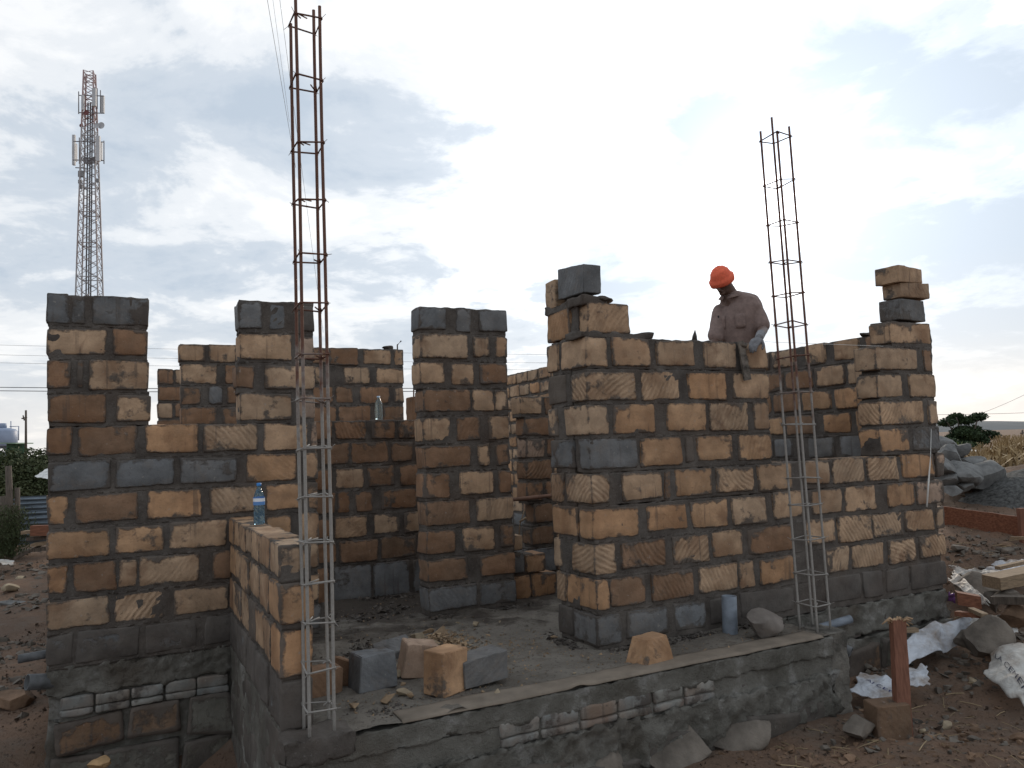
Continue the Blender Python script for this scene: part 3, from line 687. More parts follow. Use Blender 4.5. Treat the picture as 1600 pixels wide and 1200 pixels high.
# ------------------------------------------------------------------ tubes and pipes
def tube(mb, pts, r, n=8, cap=True, mat=0, taper=None):
    pts = [Vector(p) for p in pts]; m = len(pts); vs = []; fs = []
    for i, p in enumerate(pts):
        d = (pts[min(i + 1, m - 1)] - pts[max(i - 1, 0)]).normalized()
        a = d.cross(Vector((0, 0, 1)) if abs(d.z) < .9 else Vector((1, 0, 0))).normalized(); b = d.cross(a)
        rr = r if taper is None else r * taper[i]
        for k in range(n): vs.append(p + (a * math.cos(2 * math.pi * k / n) + b * math.sin(2 * math.pi * k / n)) * rr)
    for i in range(m - 1):
        for k in range(n): fs.append([i * n + k, i * n + (k + 1) % n, (i + 1) * n + (k + 1) % n, (i + 1) * n + k])
    if cap: fs.append(list(range(n))[::-1]); fs.append([(m - 1) * n + k for k in range(n)])
    mb.add(vs, fs, mat)
def pipe(name, a, b, r, m, parent=None, label=None):
    mb = MB(); a, b = Vector(a), Vector(b); d = (b - a).normalized()
    x = d.cross(Vector((0, 0, 1)) if abs(d.z) < .9 else Vector((1, 0, 0))).normalized(); y = d.cross(x); n = 20; vs = []; fs = []
    L_ = (b - a).length; prof = [(0, r), (L_ * .5, r), (L_, r), (L_, r * .88), (L_ - .06, r * .86)]
    for s, q in prof:
        for k in range(n): vs.append(a + d * s + (x * math.cos(2 * math.pi * k / n) + y * math.sin(2 * math.pi * k / n)) * q * (1 + .02 * nz((s, k, 0), 3)))
    for i in range(len(prof) - 1):
        for k in range(n): fs.append([i * n + k, i * n + (k + 1) % n, (i + 1) * n + (k + 1) % n, (i + 1) * n + k])
    fs.append([(len(prof) - 1) * n + k for k in range(n)])
    mb.add(vs, fs); o = mb.build(name, m, parent)
    if label: o['label'] = label
    return o
b0 = atv(1141, 992, 4.22); t0 = atv(1139, 931, 4.22)
pipe('drain_pipe', b0 - Vector((0, 0, .03)), t0, .052, PVC, house, 'upright grey plastic pipe through the slab')
pipe('drain_pipe', atv(1268, 985, 4.2), atv(1329, 967, 4.12), .030, PVC, house, 'thin grey plastic pipe lying over the slab edge')
pipe('drain_pipe', atv(1290, 1000, 4.1), atv(1330, 1019, 3.95), .036, PVCD, house, 'muddy pipe stub')
pipe('drain_pipe', Q(-.36, 6.02, .10), atv(28, 1030, 5.98), .028, PVCD, house, 'thin pipe end at the left corner')
pipe('drain_pipe', Q(-.36, 6.02, -.09), atv(42, 1066, 5.95), .05, PVCD, house, 'thick pipe end at the left corner')

# ------------------------------------------------------------------ reinforcement cages
def cage(label, u0, v0, du, dv, tops, zb, stir, lean, r=.0085):
    root = empty('rebar_column', Q(u0 + du / 2, v0 + dv / 2, zb), label, 'rebar column', 'reinforcement cages waiting for concrete')
    cor = [(0, 0), (1, 0), (1, 1), (0, 1)]
    def C(i, z): 
        a, b = cor[i]; w = .006 * nz((i * 7, z, u0), .9)
        return Q(u0 + a * du + lean[0] * (z - zb) + w, v0 + b * dv + lean[1] * (z - zb) + w * .7, z)
    for i in range(4):
        mb = MB(); n = 26; tube(mb, [C(i, zb + (tops[i] - zb) * k / n) for k in range(n + 1)], r, 8)
        mb.build('main_bar', REBAR, root)
    for z in stir:
        mb = MB(); tl = [U_(-.014, .014) for _ in range(4)]; e = .009
        pts = []
        for i in list(range(4)) + [0]:
            a, b = cor[i]; c = C(i, z + tl[i % 4]); c = c + uh * (e if a else -e) + vh * (e if b else -e); pts.append(c)
        tube(mb, pts, .0048, 6)
        # hooked end of the stirrup and twisted binding wire
        c = C(2, z + tl[2]); k = random.choice((0, 2)); c = C(k, z + tl[k])
        inn = (C((k + 2) % 4, z) - c); inn.z = 0; inn.normalize()
        tube(mb, [c + inn * .0 + zh * .004, c + inn * .045 + zh * U_(.0, .02)], .0038, 6)
        tube(mb, [c + uh * .01 + zh * .006, c + (inn + uh * .6) * .05 + zh * .012], .0036, 6)
        for i in range(4):
            c = C(i, z + tl[i]); a, b = cor[i]
            o_ = uh * (1 if a else -1) + vh * (1 if b else -1)
            tube(mb, [c + o_ * .006 + zh * .01, c + o_ * .011 - zh * .008, c + o_ * .006 - zh * .012], .0022, 4)
            if rnd() < .75: tube(mb, [c + o_ * .008, c + o_ * U_(.016, .03) + zh * U_(-.02, .02)], .0016, 4)
        mb.build('stirrup', REBAR, root)
def zat(x, y, v0): return atv(x, y, v0).z
st1 = [zat(495, y, 3.85) for y in (35, 129, 229, 315, 402, 479, 557, 627, 701, 777, 849, 912, 972, 1043, 1108)]
uA = solve(484, vh * 3.81 + zh * .05, uh); uB = solve(523.5, vh * 3.81 + zh * .05, uh); vB = solve(472.5, uh * uA + zh * .05, vh)
print('cage', uA, uB, vB)
cage('tall rusty rebar cage at the left front corner of the slab, taller of the two', .0 + uA, 3.81, uB - uA, min(.13, max(.07, vB - 3.81)),
     [zat(465, -14, 3.85), zat(488, 14, 3.85), zat(500, 3, 3.85), zat(453, 22, 3.85)], -.04, st1, (-.006, 0))
st2 = [zat(1230, y, 3.97) for y in (219, 287, 351, 410, 462, 507, 557, 611, 665, 748, 792, 844, 902, 949)]
cage('thinner rebar cage at the right front corner of the slab against the glare', 4.262, 3.88, .125, .155,
     [zat(1206, 204, 3.9), zat(1232, 204, 3.95), zat(1212, 179, 4.), zat(1190, 200, 4.)], -.04, st2, (-.018, 0.004), .0085)

# ------------------------------------------------------------------ ground
def sst(x, a, b): t = min(1, max(0, (x - a) / (b - a))); return t * t * (3 - 2 * t)
def gz(x, y):
    a = x * uh.x + y * uh.y; b = x * vh.x + y * vh.y
    z = -.52
    z += .78 * sst(y, 5.6, 9.) * sst(x, 2.4, 4.4)
    z += .55 * math.exp(-(((x - 7.9) / 2.2) ** 2 + ((y - 11.4) / 1.3) ** 2))
    z -= .50 * sst(b, 6.3, 5.6) * sst(a, .9, .4) * sst(y, 2, 3.4) * sst(a, -2.2, -.7)
    z += .05 * sst(b, 3.0, 2.4) * sst(a, 2.2, 3.2)
    z += .28 * sst(y, 8, 12.5) * sst(x, -2, -6)
    p = (x, y, 0)
    z += .05 * fbm(p, .9, 2) + .022 * fbm(p, 3.5, 3)
    if 1. < y < 16 and -8 < x < 11: z += .012 * nz(p, 11, 4) + .035 * max(0, fbm(p, 2.4, 11)) * sst(x, 1., 3.) + .03 * max(0, nz(p, 5.5, 14)) * sst(x, 1., 3.)
    d = math.hypot(x, y)
    if d > 60: z += .8 * nz(p, .02, 1)
    return z
def axis_(lo, hi, st, far, g=1.25):
    xs = list(np.arange(lo, hi + 1e-6, st)); s = st; x = lo; pre = []
    while x > -far: s *= g; x -= s; pre.append(x)
    s = st; x = hi; post = []
    while x < far: s *= g; x += s; post.append(x)
    return pre[::-1] + xs + post
XS = axis_(-6, 10, .085, 1500); YS = axis_(2.2, 15, .085, 1500)
mb = MB(); nx, ny = len(XS), len(YS)
vs = [(x, y, gz(x, y)) for x in XS for y in YS]
fs = [[i * ny + j, (i + 1) * ny + j, (i + 1) * ny + j + 1, i * ny + j + 1] for i in range(nx - 1) for j in range(ny - 1)]
mb.add(vs, fs); g = mb.build('ground', SOIL, origin=Vector((0, 0, 0))); tag(g, kind='structure')

# ------------------------------------------------------------------ rocks and loose blocks
def rock(name, c, size, m, seed=None, cuts=9, rough=.12, rot=None, sub=3, label=None, cat='stone', group=None, parent=None):
    seed = U_(0, 99) if seed is None else seed; cuts = int(cuts * 1.8)
    bm = bmesh.new(); bmesh.ops.create_icosphere(bm, subdivisions=sub, radius=1.)
    rs = random.Random(seed); pl = []
    for _ in range(cuts):
        n = Vector((rs.uniform(-1, 1), rs.uniform(-1, 1), rs.uniform(-1, 1))).normalized(); pl.append((n, rs.uniform(.46, .80)))
    for v in bm.verts:
        p = v.co.copy()
        for n, d in pl:
            e = p.dot(n) - d
            if e > 0: p -= n * e * .985
        p *= 1 + rough * .8 * fbm(p, 1.2, seed) + rough * .3 * nz(p, 6, seed) + rough * .12 * nz(p, 15, seed)
        v.co = Vector((p.x * size[0], p.y * size[1], p.z * size[2]))
    me = bpy.data.meshes.new(name); bm.to_mesh(me); bm.free()
    o = link(name, me, m, parent, 'sharp'); o.location = c
    o.rotation_euler = rot or (U_(-.2, .2), U_(-.2, .2), U_(0, 6.28))
    if label: tag(o, label, cat, group)
    return o
def cutblock(name, c, yaw, hs, tone, label, rot=(0, 0), chis=.25, jig=.012, cat='stone block', group=None, taper=None):
    mb = MB(); A = Matrix.Rotation(yaw, 3, 'Z') @ Matrix.Rotation(rot[0], 3, 'X') @ Matrix.Rotation(rot[1], 3, 'Y')
    block(mb, Vector((0, 0, 0)), (A @ Vector((1, 0, 0)), A @ Vector((0, 1, 0)), A @ Vector((0, 0, 1))), hs, tone, chis, 0., .03, jig, ring=.005)
    if taper:
        vs = []
        Ai = A.inverted()
        for p in mb.v:
            q = Ai @ Vector(p); k = (q.z / hs[2] + 1) / 2; q.x *= 1 - taper * k; q.y *= 1 - taper * .8 * k; vs.append(tuple(A @ q))
        mb.v = vs
    for n in mb.at['ed']: mb.at['ed'][n] = [(.3, .3, .3)] * len(mb.at['ed'][n])     # clean of mortar
    o = mb.build(name, STONE, origin=Vector((0, 0, 0)), smooth='sharp')
    o.location = c; return tag(o, label, cat, group)
GB = 'loose blocks lying on the slab'
d0 = TH
def slabp(x, y, h): p = atz(x, y, 0); return p + Vector((0, 0, h))
cutblock('stone_block', slabp(704, 1086, .118) + vh * .07, TH + .42, (.10, .08, .118), 'o', 'orange tan stone block standing on end at the slab edge, front of the group', group=GB, jig=.006)
cutblock('stone_block', slabp(758, 1072, .082) + vh * .08, TH + .12, (.15, .09, .085), 'g', 'long grey stone block behind the orange block', group=GB, jig=.014)
cutblock('stone_block', slabp(664, 1058, .090) + vh * .08, TH - .1, (.11, .08, .10), 'p', 'pale tan stone block behind the orange block', group=GB, rot=(.05, .1))
cutblock('stone_block', slabp(586, 1082, .09) + vh * .08, TH + .1, (.115, .09, .095), 'g', 'grey stone block with hacked sides left of the orange block', group=GB, rot=(-.04, .05), jig=.02)
cutblock('stone_block', slabp(508, 1086, .065) + vh * .08, TH + .1, (.10, .09, .07), 'b', 'brown stone block behind the left rebar cage', group=GB)
cutblock('stone_block', slabp(543, 1070, .06) + vh * .05, TH + .9, (.07, .07, .065), 'b', 'small brown broken block between rebar cage and grey block', group=GB, rot=(.3, .2))
cutblock('stone_block', slabp(618, 1030, .05) + vh * .05, TH + .1, (.13, .07, .04), 'g', 'flat grey slab piece leaning behind the hacked grey block', group=GB, rot=(.45, -.25))
cutblock('stone_block', slabp(1027, 1037, .075) + vh * .07, TH + .15, (.125, .09, .078), 'o', 'orange stone block with sloping sides, alone at the slab edge', group=GB, taper=.35)
rock('stone', slabp(1214, 998, .09) + vh * .08, (.22, .15, .11), simple('brown_grey_stone', (.2, .175, .155), .9, .25, 6., .8, .012), 5, 8, .06, (0, 0, TH), label='rounded brown grey stone on the slab beside the upright pipe', cat='stone')
# block rubble on the slab
chips = [(650, 1000, .10), (668, 992, .08), (690, 996, .13), (700, 1008, .06), (676, 1012, .09), (645, 1014, .07), (712, 1016, .07), (724, 1010, .06), (733, 1022, .07), (690, 1026, .06), (716, 1030, .07), (660, 1026, .05),
         (608, 1096, .05), (632, 1086, .06), (645, 1090, .05), (632, 1072, .035), (554, 1107, .04), (612, 1046, .08), (620, 1058, .07), (716, 974, .035), (777, 975, .04), (745, 978, .05), (776, 1085, .03), (756, 1083, .02), (898, 1053, .018), (1040, 968, .03), (866, 997, .03)]
def shard(name, c, size, m, label, cat, group, flat=.45, n=11):
    bm = bmesh.new()
    for _ in range(n): bm.verts.new((U_(-1, 1) * size, U_(-.75, .75) * size, U_(-1, 1) * size * flat))
    r_ = bmesh.ops.convex_hull(bm, input=bm.verts)
    bmesh.ops.delete(bm, geom=list({e for e in r_['geom_interior'] + r_['geom_unused'] if isinstance(e, bmesh.types.BMVert)}), context='VERTS')
    bmesh.ops.bevel(bm, geom=list(bm.edges), offset=size * .05, segments=1, affect='EDGES')
    me = bpy.data.meshes.new(name); bm.to_mesh(me); bm.free(); o = link(name, me, m, None, False); o.location = c; o.rotation_euler = (U_(-.25, .25), U_(-.25, .25), U_(0, 6.28))
    return tag(o, label, cat, group)
for i, (x, y, s) in enumerate(chips):
    if 638 < x < 736: lb = 'tan stone flake in the rubble heap behind the loose blocks'; s *= .8
    else: lb = ['', '', '', '', '', '', '', '', '', '', '', '', 'larger pale flake between the hacked grey block and the orange block', 'pale flake right beside the left foot of the orange block', 'pale flake left of the foot of the orange block', 'small flake standing in front of the pale tan block', 'round pale flake right of the foot of the left rebar cage', 'curved tan flake behind the hacked grey block', 'tan flake between the hacked grey block and the pale tan block', 'small white chip under the left edge of the central pier', 'white chip under the right part of the central pier', 'long pale chip under the middle of the central pier', 'pebble in front of the long grey block', 'tiny pebble left of the other one in front of the long grey block', 'tiny white chip midway along the slab edge', 'small chip at the foot of the corner of the right wall', 'small dark chip left of the corner of the right wall'][i]
    shard('stone_chip', slabp(x, y, s * .3), s, random.choice((CHIP, CHIP, PALER)), lb, 'stone chip', 'stone chips scattered over the slab')
mb = MB()                                                          # the crushed heap itself
for i in range(420):
    cx0 = random.gauss(0, 1); cy0 = random.gauss(0, 1); h = .07 * math.exp(-(cx0 ** 2 + cy0 ** 2) * .7)
    p = slabp(690, 1008, 0) + uh * cx0 * .16 + vh * cy0 * .20 + zh * (h * U_(.2, 1)); sz = U_(.008, .028) * (1.6 if rnd() < .1 else 1)
    a_ = [Vector((U_(-1, 1), U_(-1, 1), U_(-.5, .5))) * sz + p for _ in range(5)]
    mb.add(a_, [[0, 1, 2], [0, 2, 3], [0, 3, 4], [1, 2, 4], [2, 3, 4], [0, 1, 4]])
tag(mb.build('rubble_heap', CHIP, smooth=False), 'low heap of crushed tan stone behind the loose blocks on the slab', 'rubble', kind='stuff')
mb = MB()
for i in range(1500):
    if i < 600: p = Q(random.gauss(2.1, .35), random.gauss(4.7, .25), 0)
    elif i < 1000: p = Q(U_(.95, 4.2), U_(3.85, 4.3), 0)
    else: p = Q(U_(.95, 2.7), U_(4.3, 6.9), 0)
    a = p.dot(uh); b = p.dot(vh)
    if a < .95 or a > 4.25 or b < 3.83 or (a > 2.7 and b > 4.3): continue
    s = U_(.003, .011) * (1.8 if rnd() < .08 else 1)
    vs = [p + Vector((U_(-1, 1) * s, U_(-1, 1) * s, .004 + k * s * .9)) for k in (0, 0, 0, 1)]
    mb.add(vs, [[0, 1, 2], [0, 1, 3], [1, 2, 3], [2, 0, 3]])
tag(mb.build('grit', CHIP, smooth=False), 'fine stone grit scattered over the slab', 'grit', kind='stuff')
mb = MB()
for i in range(15000):
    p = Vector((U_(-5.5, 7), U_(3, 10.5), 0)); a = p.dot(uh); b = p.dot(vh)
    if a > .6 and a < 6.4 and b > 3.72: continue
    if -.5 < a <= .6 and b > 5.9: continue
    z = gz(p.x, p.y); s = U_(.004, .016) * (2.4 if rnd() < .06 else 1)
    vs = [Vector((p.x + U_(-1, 1) * s, p.y + U_(-1, 1) * s, z + U_(-.3, .2) * s + k * s)) for k in (0, 0, 0, 0, 1, 1)]
    mb.add(vs, [[0, 1, 4], [1, 2, 4], [2, 5, 4], [2, 3, 5], [3, 0, 5], [0, 4, 5]])
tag(mb.build('gravel', [simple('soil_crumbs', (.17, .12, .09), .95, .5, 3., .5, .01)], smooth=False), 'crumbs of soil and small stones strewn over the bare ground', 'gravel', kind='stuff')

def grock(x, y, z, size, m, label, seed=None, rz=0., dz=0., cuts=8, rough=.08, name='rock', cat='rock', sub=4, tilt=(0, 0)):
    p = atz(x, y, z); return rock(name, p + Vector((0, 0, dz)), size, m, seed, cuts, rough, (tilt[0], tilt[1], rz), sub, label, cat)
grock(1068, 1178, -.50, (.30, .17, .17), ROCK, 'rounded boulder by the slab foot, left of the angular one', 3, .3)
grock(1150, 1156, -.50, (.30, .16, .15), ROCK, 'angular grey rock with flat top at the foot of the slab', 8, .35, cuts=12, rough=.04)
grock(925, 1200, -.48, (.20, .13, .16), ROCK, 'small dark rock at the bottom edge under the slab', 12, .2)
grock(1342, 1138, -.45, (.15, .12, .09), ROCK, 'lumpy pale grey rock at the foot of the red stake', 14, .2)
grock(1538, 1008, -.30, (.235, .2, .20), ROCK, 'largest brown boulder beside the white sack', 18, .4, .04, rough=.1)
grock(1524, 925, -.12, (.22, .2, .13), ROCK, 'dark brown rock lying on torn white sacking', 21, .3, .06)
grock(1548, 936, -.10, (.10, .10, .12), ROCK, 'small upright rock next to the yellow offcuts', 24, .1)
grock(1548, 852, .10, (.30, .2, .13), ROCKR, 'flat topped brown boulder in front of the shuttering board', 27, .1)
grock(1497, 846, .10, (.10, .08, .06), PALER, 'small pale yellow stone below the shuttering board', 30, .3)
grock(1485, 832, .15, (.14, .1, .07), ROCK, 'brown stone against the far corner of the house', 31, .3)
grock(20, 1105, -.55, (.24, .20, .12), ROCKR, 'squared reddish stone at the left edge of the photo', 33, .35, .06, cuts=12, rough=.03)
grock(60, 1165, -.85, (.22, .22, .22), ROCK, 'dark rock in the trench by the left foundation', 36, .8, .05)
grock(10, 1185, -.8, (.22, .22, .16), ROCK, 'dark rock at the bottom left corner of the photo', 37, .1)
grock(16, 945, -.45, (.26, .12, .06), GREYR, 'long dark stone on the dirt slope at the left edge', 39, .25)
grock(1575, 858, .10, (.14, .1, .08), ROCKR, 'reddish stone under the loose timber at the right edge', 41, .2)
LR = [(1590, 1150, -.5, .05), (1478, 1120, -.5, .06), (1440, 1135, -.5, .035), (1520, 1145, -.5, .04), (1290, 1165, -.5, .05), (1235, 1170, -.5, .045), (1560, 900, .0, .07), (1500, 880, .0, .09), (1530, 882, .0, .05), (1575, 872, .05, .08), (1520, 1050, -.42, .05), (1465, 1060, -.45, .05), (1350, 1030, -.42, .07), (1365, 1015, -.4, .05), (1340, 1050, -.45, .05)]
LL = ['small stone at the right edge below the printed sack', 'stone on bare soil between the stake and the right sack', 'pebble right of the cut block at the foot of the tall stake', 'small stone in the middle of the bare soil at bottom right', 'stone by the slab foot left of the lumpy grey rock', 'stone beside the angular grey rock, on its right', 'flat stone just behind the narrow pale batten', 'brown stone between the house corner and the torn sacking', 'small stone right of the brown one behind the torn sacking', 'reddish stone behind the battens at the right edge', 'stone on soil below the largest brown boulder', 'stone under the lower edge of the draped torn sack', 'stone against the house foundation behind the stake', 'uppermost small stone against the house foundation', 'lowest small stone against the foundation near the printed sack']
for (x, y, z, q_), lb in zip(LR, LL):
    p = atz(x, y, z); p.z = gz(p.x, p.y) + q_ * .3; tag(rock('rock', p, (q_, q_ * .8, q_ * .6), random.choice((ROCK, ROCKR, PALER)), None, 8, .08, None, 3), lb, 'rock', 'small stones strewn on the soil at the right')
mb = MB()
for i in range(900):
    p = Vector((U_(1.5, 6.5), U_(3.8, 9), 0)); a = p.dot(uh); b = p.dot(vh)
    if a < 6.45 and b > 3.70: continue
    t_ = U_(0, 6.28); l_ = U_(.02, .09); d_ = Vector((math.cos(t_), math.sin(t_), U_(-.1, .3))) * l_; p.z = gz(p.x, p.y) + .006
    tube(mb, [p - d_, p + Vector((0, 0, .004)), p + d_], U_(.0012, .003), 4)
tag(mb.build('straw', simple('dry_straw', (.38, .29, .17), .9, .3, 3., 0), smooth=False), 'dry straw and splinters scattered on the bare soil', 'straw', kind='stuff')
def rubble(name, spots, label, m, smax=.05):
    mb = MB()
    for (x, y, z, w, n) in spots:
        c = atz(x, y, z)
        for i in range(n):
            p = c + Vector((random.gauss(0, w), random.gauss(0, w * .8), 0)); a_ = p.dot(uh); b_ = p.dot(vh)
            if -.45 < a_ < 6.42 and b_ > (5.9 if a_ < .7 else 3.72 if a_ < 4.45 else 4.3): continue
            sz = smax * (.15 + .85 * rnd() ** 2.2); p.z = gz(p.x, p.y) + sz * .2
            bm = bmesh.new()
            for _ in range(8): bm.verts.new(p + Vector((U_(-1, 1), U_(-.8, .8), U_(-.6, .6))) * sz)
            bmesh.ops.convex_hull(bm, input=bm.verts); bm.verts.index_update()
            mb.add([v.co.copy() for v in bm.verts], [[v.index for v in f.verts] for f in bm.faces]); bm.free()
    tag(mb.build(name, m, smooth=False), label, 'rubble', kind='stuff')
rubble('rubble', [(1545, 880, 0., .30, 150), (1585, 985, -.3, .22, 140), (1500, 870, .05, .3, 120), (1450, 1000, -.35, .2, 70), (1350, 1040, -.45, .12, 70), (1560, 1050, -.45, .3, 120), (1430, 1130, -.5, .3, 120)], 'broken stone and clods strewn over the soil right of the house', ROCK)
rubble('rubble', [(1480, 1170, -.5, .4, 160), (1250, 1185, -.5, .25, 120), (1530, 1140, -.5, .3, 100)], 'reddish clods of earth in the foreground soil', ROCKR, .035)
rubble('rubble', [(35, 895, -.3, .5, 200), (40, 940, -.4, .4, 150), (20, 1010, -.5, .35, 120), (30, 1150, -.9, .3, 120), (62, 865, -.3, .4, 160)], 'stones and debris on the dirt at the left of the house', ROCK, .07)
grock(1592, 968, -.20, (.20, .15, .12), ROCKR, 'reddish rock between the flat timber and the right edge', 70, .3, .03)
grock(1512, 1000, -.30, (.13, .11, .10), ROCK, 'brown rock tucked against the left side of the largest boulder', 71, .6, .02)
grock(1575, 930, -.05, (.15, .12, .10), ROCK, 'dark rock wedged under the thick pale timber', 72, .2, .0)
grock(1468, 992, -.32, (.11, .09, .08), ROCK, 'dark stone at the top end of the draped torn sack', 73, .2, .02)
grock(1560, 1030, -.38, (.12, .10, .08), ROCKR, 'reddish stone between the largest boulder and the printed sack', 74, .2, .02)
grock(1375, 1008, -.38, (.13, .10, .09), GREYR, 'grey stone leaning on the foundation left of the stake head', 75, .5, .03)
# cut blocks lying on the right
cutblock('stone_block', atz(1515, 838, .14) + Vector((0, .1, .02)), -.1, (.17, .1, .055), 'p', 'pale sawn block lying flat below the shuttering board')
cutblock('stone_block', atz(1388, 1148, -.52) + Vector((.0, .0, .08)), .1, (.115, .08, .11), 'd', 'reddish brown cut block at the foot of the red stake')
# orange lump in the trench
rock('stone', aty(152, 1192, 4.9), (.075, .06, .045), simple('yellow_stone', (.45, .29, .15), .9, .2, 9., .5, .01), 44, 7, .15, (0, 0, .2), 4, 'yellow broken lump of stone at the foot of the left foundation', 'stone')
# pile of field stones and the gravel heap
pileG = 'field stones heaped behind the house'
pile = [(1482, 716, 10.6, .34), (1500, 738, 10.3, .36), (1480, 748, 10.2, .26), (1524, 745, 10.6, .50), (1494, 706, 11., .24), (1512, 722, 10.9, .22), (1488, 765, 10., .16), (1547, 752, 10.9, .33), (1476, 695, 11., .26), (1505, 760, 10.1, .15), (1471, 730, 10.2, .28), (1530, 722, 11.1, .2)]
for i, (x, y, Y, s) in enumerate(pile):
    o = rock('rock', aty(x, y, Y), (s, s * .8, s * .62), GREYR, 50 + i, 9, .08, None, 3)
    tag(o, ['second highest stone on the left side of the heap behind the house', 'large middle stone of the heap behind the house', 'left middle stone of the heap, against the house corner', 'largest sloping stone at the right of the heap behind the house', 'stone at the peak of the heap behind the house', 'small stone just under the peak of the heap', 'small pale stone at the foot of the heap by the house', 'rightmost stone of the heap behind the house', 'stone at the top left of the heap, touching the house corner', 'little stone low in front of the large middle one', 'stone half hidden behind the house corner in the heap', 'stone at the upper right of the heap, under the green maize'][i], 'rock', pileG)
mb = MB()
def P(s, t):
    a = 2 * math.pi * s; rr = t; x = 8.3 + math.cos(a) * rr * 2.9; y = 10.6 + math.sin(a) * rr * 1.5
    h = 1.02 * max(0, 1 - rr ** 1.6) ** .8
    p = (x, y, h); return Vector((x, y, .05 + h * .92 + .06 * fbm(p, 1.6) + .025 * nz(p, 9)))
gridsheet(mb, P, 140, 46)
tag(mb.build('gravel_heap', GRAVEL), 'low heap of dark grey ballast behind the shuttering board', 'gravel heap', kind='stuff')

# ------------------------------------------------------------------ loose blocks set dry on the wall tops
zc0 = z4[9] + .27
p = uh * (uC + .08) + vh * 4.60
cutblock('stone_block', uh * (uC + .078) + vh * 4.525 + zh * (zc0 + .125), TH - math.pi / 2 + .0, (.175, .072, .098), 'g', 'grey block tilted on top of the corner above the mortar', rot=(0, .10), jig=.012)
cutblock('stone_block', uh * (uC + .078) + vh * 4.79 + zh * (zc0 + .085), TH - math.pi / 2, (.075, .075, .105), 't', 'narrow tan block behind the tilted grey block on the corner', rot=(0, .06))
tz = z4[10] + .012
PG = 'dry stacked blocks on the right end pier'
pcx = (atv(1414, 480, 4.45) - zh * 0)
def onpier(x, z, dv=.1): s = cs(x, z); return uh * s + vh * (4.35 + dv) + zh * z
cutblock('stone_block', onpier(1425, tz + .105), TH + .08, (.185, .095, .098), 'g', 'grey block, lowest of three stacked dry on the right pier', group=PG)
cutblock('stone_block', onpier(1431, tz + .275), TH - .04, (.19, .095, .062), 't', 'thin tan block in the middle of the dry stack on the right pier', group=PG)
cutblock('stone_block', onpier(1421, tz + .415), TH + .1, (.185, .11, .068), 't', 'rounded tan block on top of the dry stack on the right pier', group=PG)
rock('mortar_lump', Q(6.09, 4.72, 2.245), (.14, .09, .035), MORTAR, 61, 6, .15, (0, 0, .4), 3, 'dab of wet mortar on the wall beside the right pier', 'mortar')
rock('mortar_lump', uh * 2.99 + vh * 4.42 + zh * (z4[9] + .262), (.10, .09, .03), MORTAR, 62, 6, .15, (0, 0, .4), 3, 'flat dab of mortar between the corner blocks', 'mortar')
# bits lying on the back wall
rock('mortar_lump', uh * solve(606, vh * 8.85 + zh * 2.57, uh) + vh * 8.85 + zh * 2.575, (.08, .07, .05), MORTAR, 63, 8, .25, (0, 0, .4), 3, 'dark lump on top of the back wall near its end', 'mortar')
mb = MB(); tw0 = uh * solve(621, vh * 8.85 + zh * 2.56, uh) + vh * 8.85 + zh * 2.54; tube(mb, [tw0, tw0 + zh * .08, tw0 + zh * .13 + uh * .05], .009, 6); tag(mb.build('twig', WOODV), 'bent twig standing on the end of the back wall', 'twig')
mb = MB(); tube(mb, [atv(1085, 534, 4.4), atv(1085.5, 525, 4.4), atv(1086, 516, 4.4)], .022, 8, taper=[1, .75, .12]); tag(mb.build('metal_spike', simple('dark_steel', (.05, .045, .04), .6)), 'dark pointed tool tip sticking up from the wall top left of the worker', 'tool')
mb = MB(); tube(mb, [atv(797, 781, 6.9), atv(820, 779, 6.9), atv(845, 776, 6.9), atv(872, 773, 6.9)], .022, 8, taper=[.8, 1, .9, .8]); tag(mb.build('wooden_pole', simple('reddish_pole', (.24, .14, .10), .85)), 'crooked reddish pole lying across the right doorway', 'pole')
mb = MB(); tube(mb, [atv(811, 838, 6.2), atv(812, 820, 6.2), atv(817, 805, 6.2), atv(819, 798, 6.2)], .006, 6); tube(mb, [atv(812, 815, 6.2), atv(822, 809, 6.2)], .010, 6); tag(mb.build('twig', WOOD), 'forked pale twig stuck in the stepped stub', 'twig')
# scrap of steel sticking from beside the pier
mb = MB()
for x in (646.5, 650.5): tube(mb, [atv(x, 573, 9.6), atv(x, 640, 9.6)], .010, 5)
for y in (600, 572): tube(mb, [atv(646, y, 9.6), atv(656, y - 1, 9.6)], .006, 5)
tag(mb.build('rebar_column', REBAR), 'small far rebar cage in the gap left of the central pier', 'rebar column', 'reinforcement cages waiting for concrete')
rock('stone', atv(653, 578, 8.2), (.06, .06, .13), simple('brown_lump', (.18, .10, .07), .9), 66, 8, .2, (0, .3, 0), 3, 'brown lump of stone sticking out left of the central pier', 'stone')
cutblock('stone_block', atv(652, 640, 7.6), TH, (.09, .1, .13), 'b', 'brown block just left of the central pier above the sill')
# mason's line and hanging white strip
mb = MB(); tube(mb, [atv(1195, 534, 4.34), atv(1300, 538, 4.338), atv(1380, 541, 4.335)], .0016, 5); tag(mb.build('string_line', WHITE), "mason's string stretched level across the window opening", 'string line')
mb = MB(); tube(mb, [atv(1455, 670, 4.315), atv(1454, 712, 4.32), atv(1451, 750, 4.32), atv(1448, 792, 4.31)], .008, 6, taper=[.25, .4, 1, .9]); tag(mb.build('plastic_strip', WHITE), 'narrow white plastic strip hanging down the front of the right pier', 'strip')

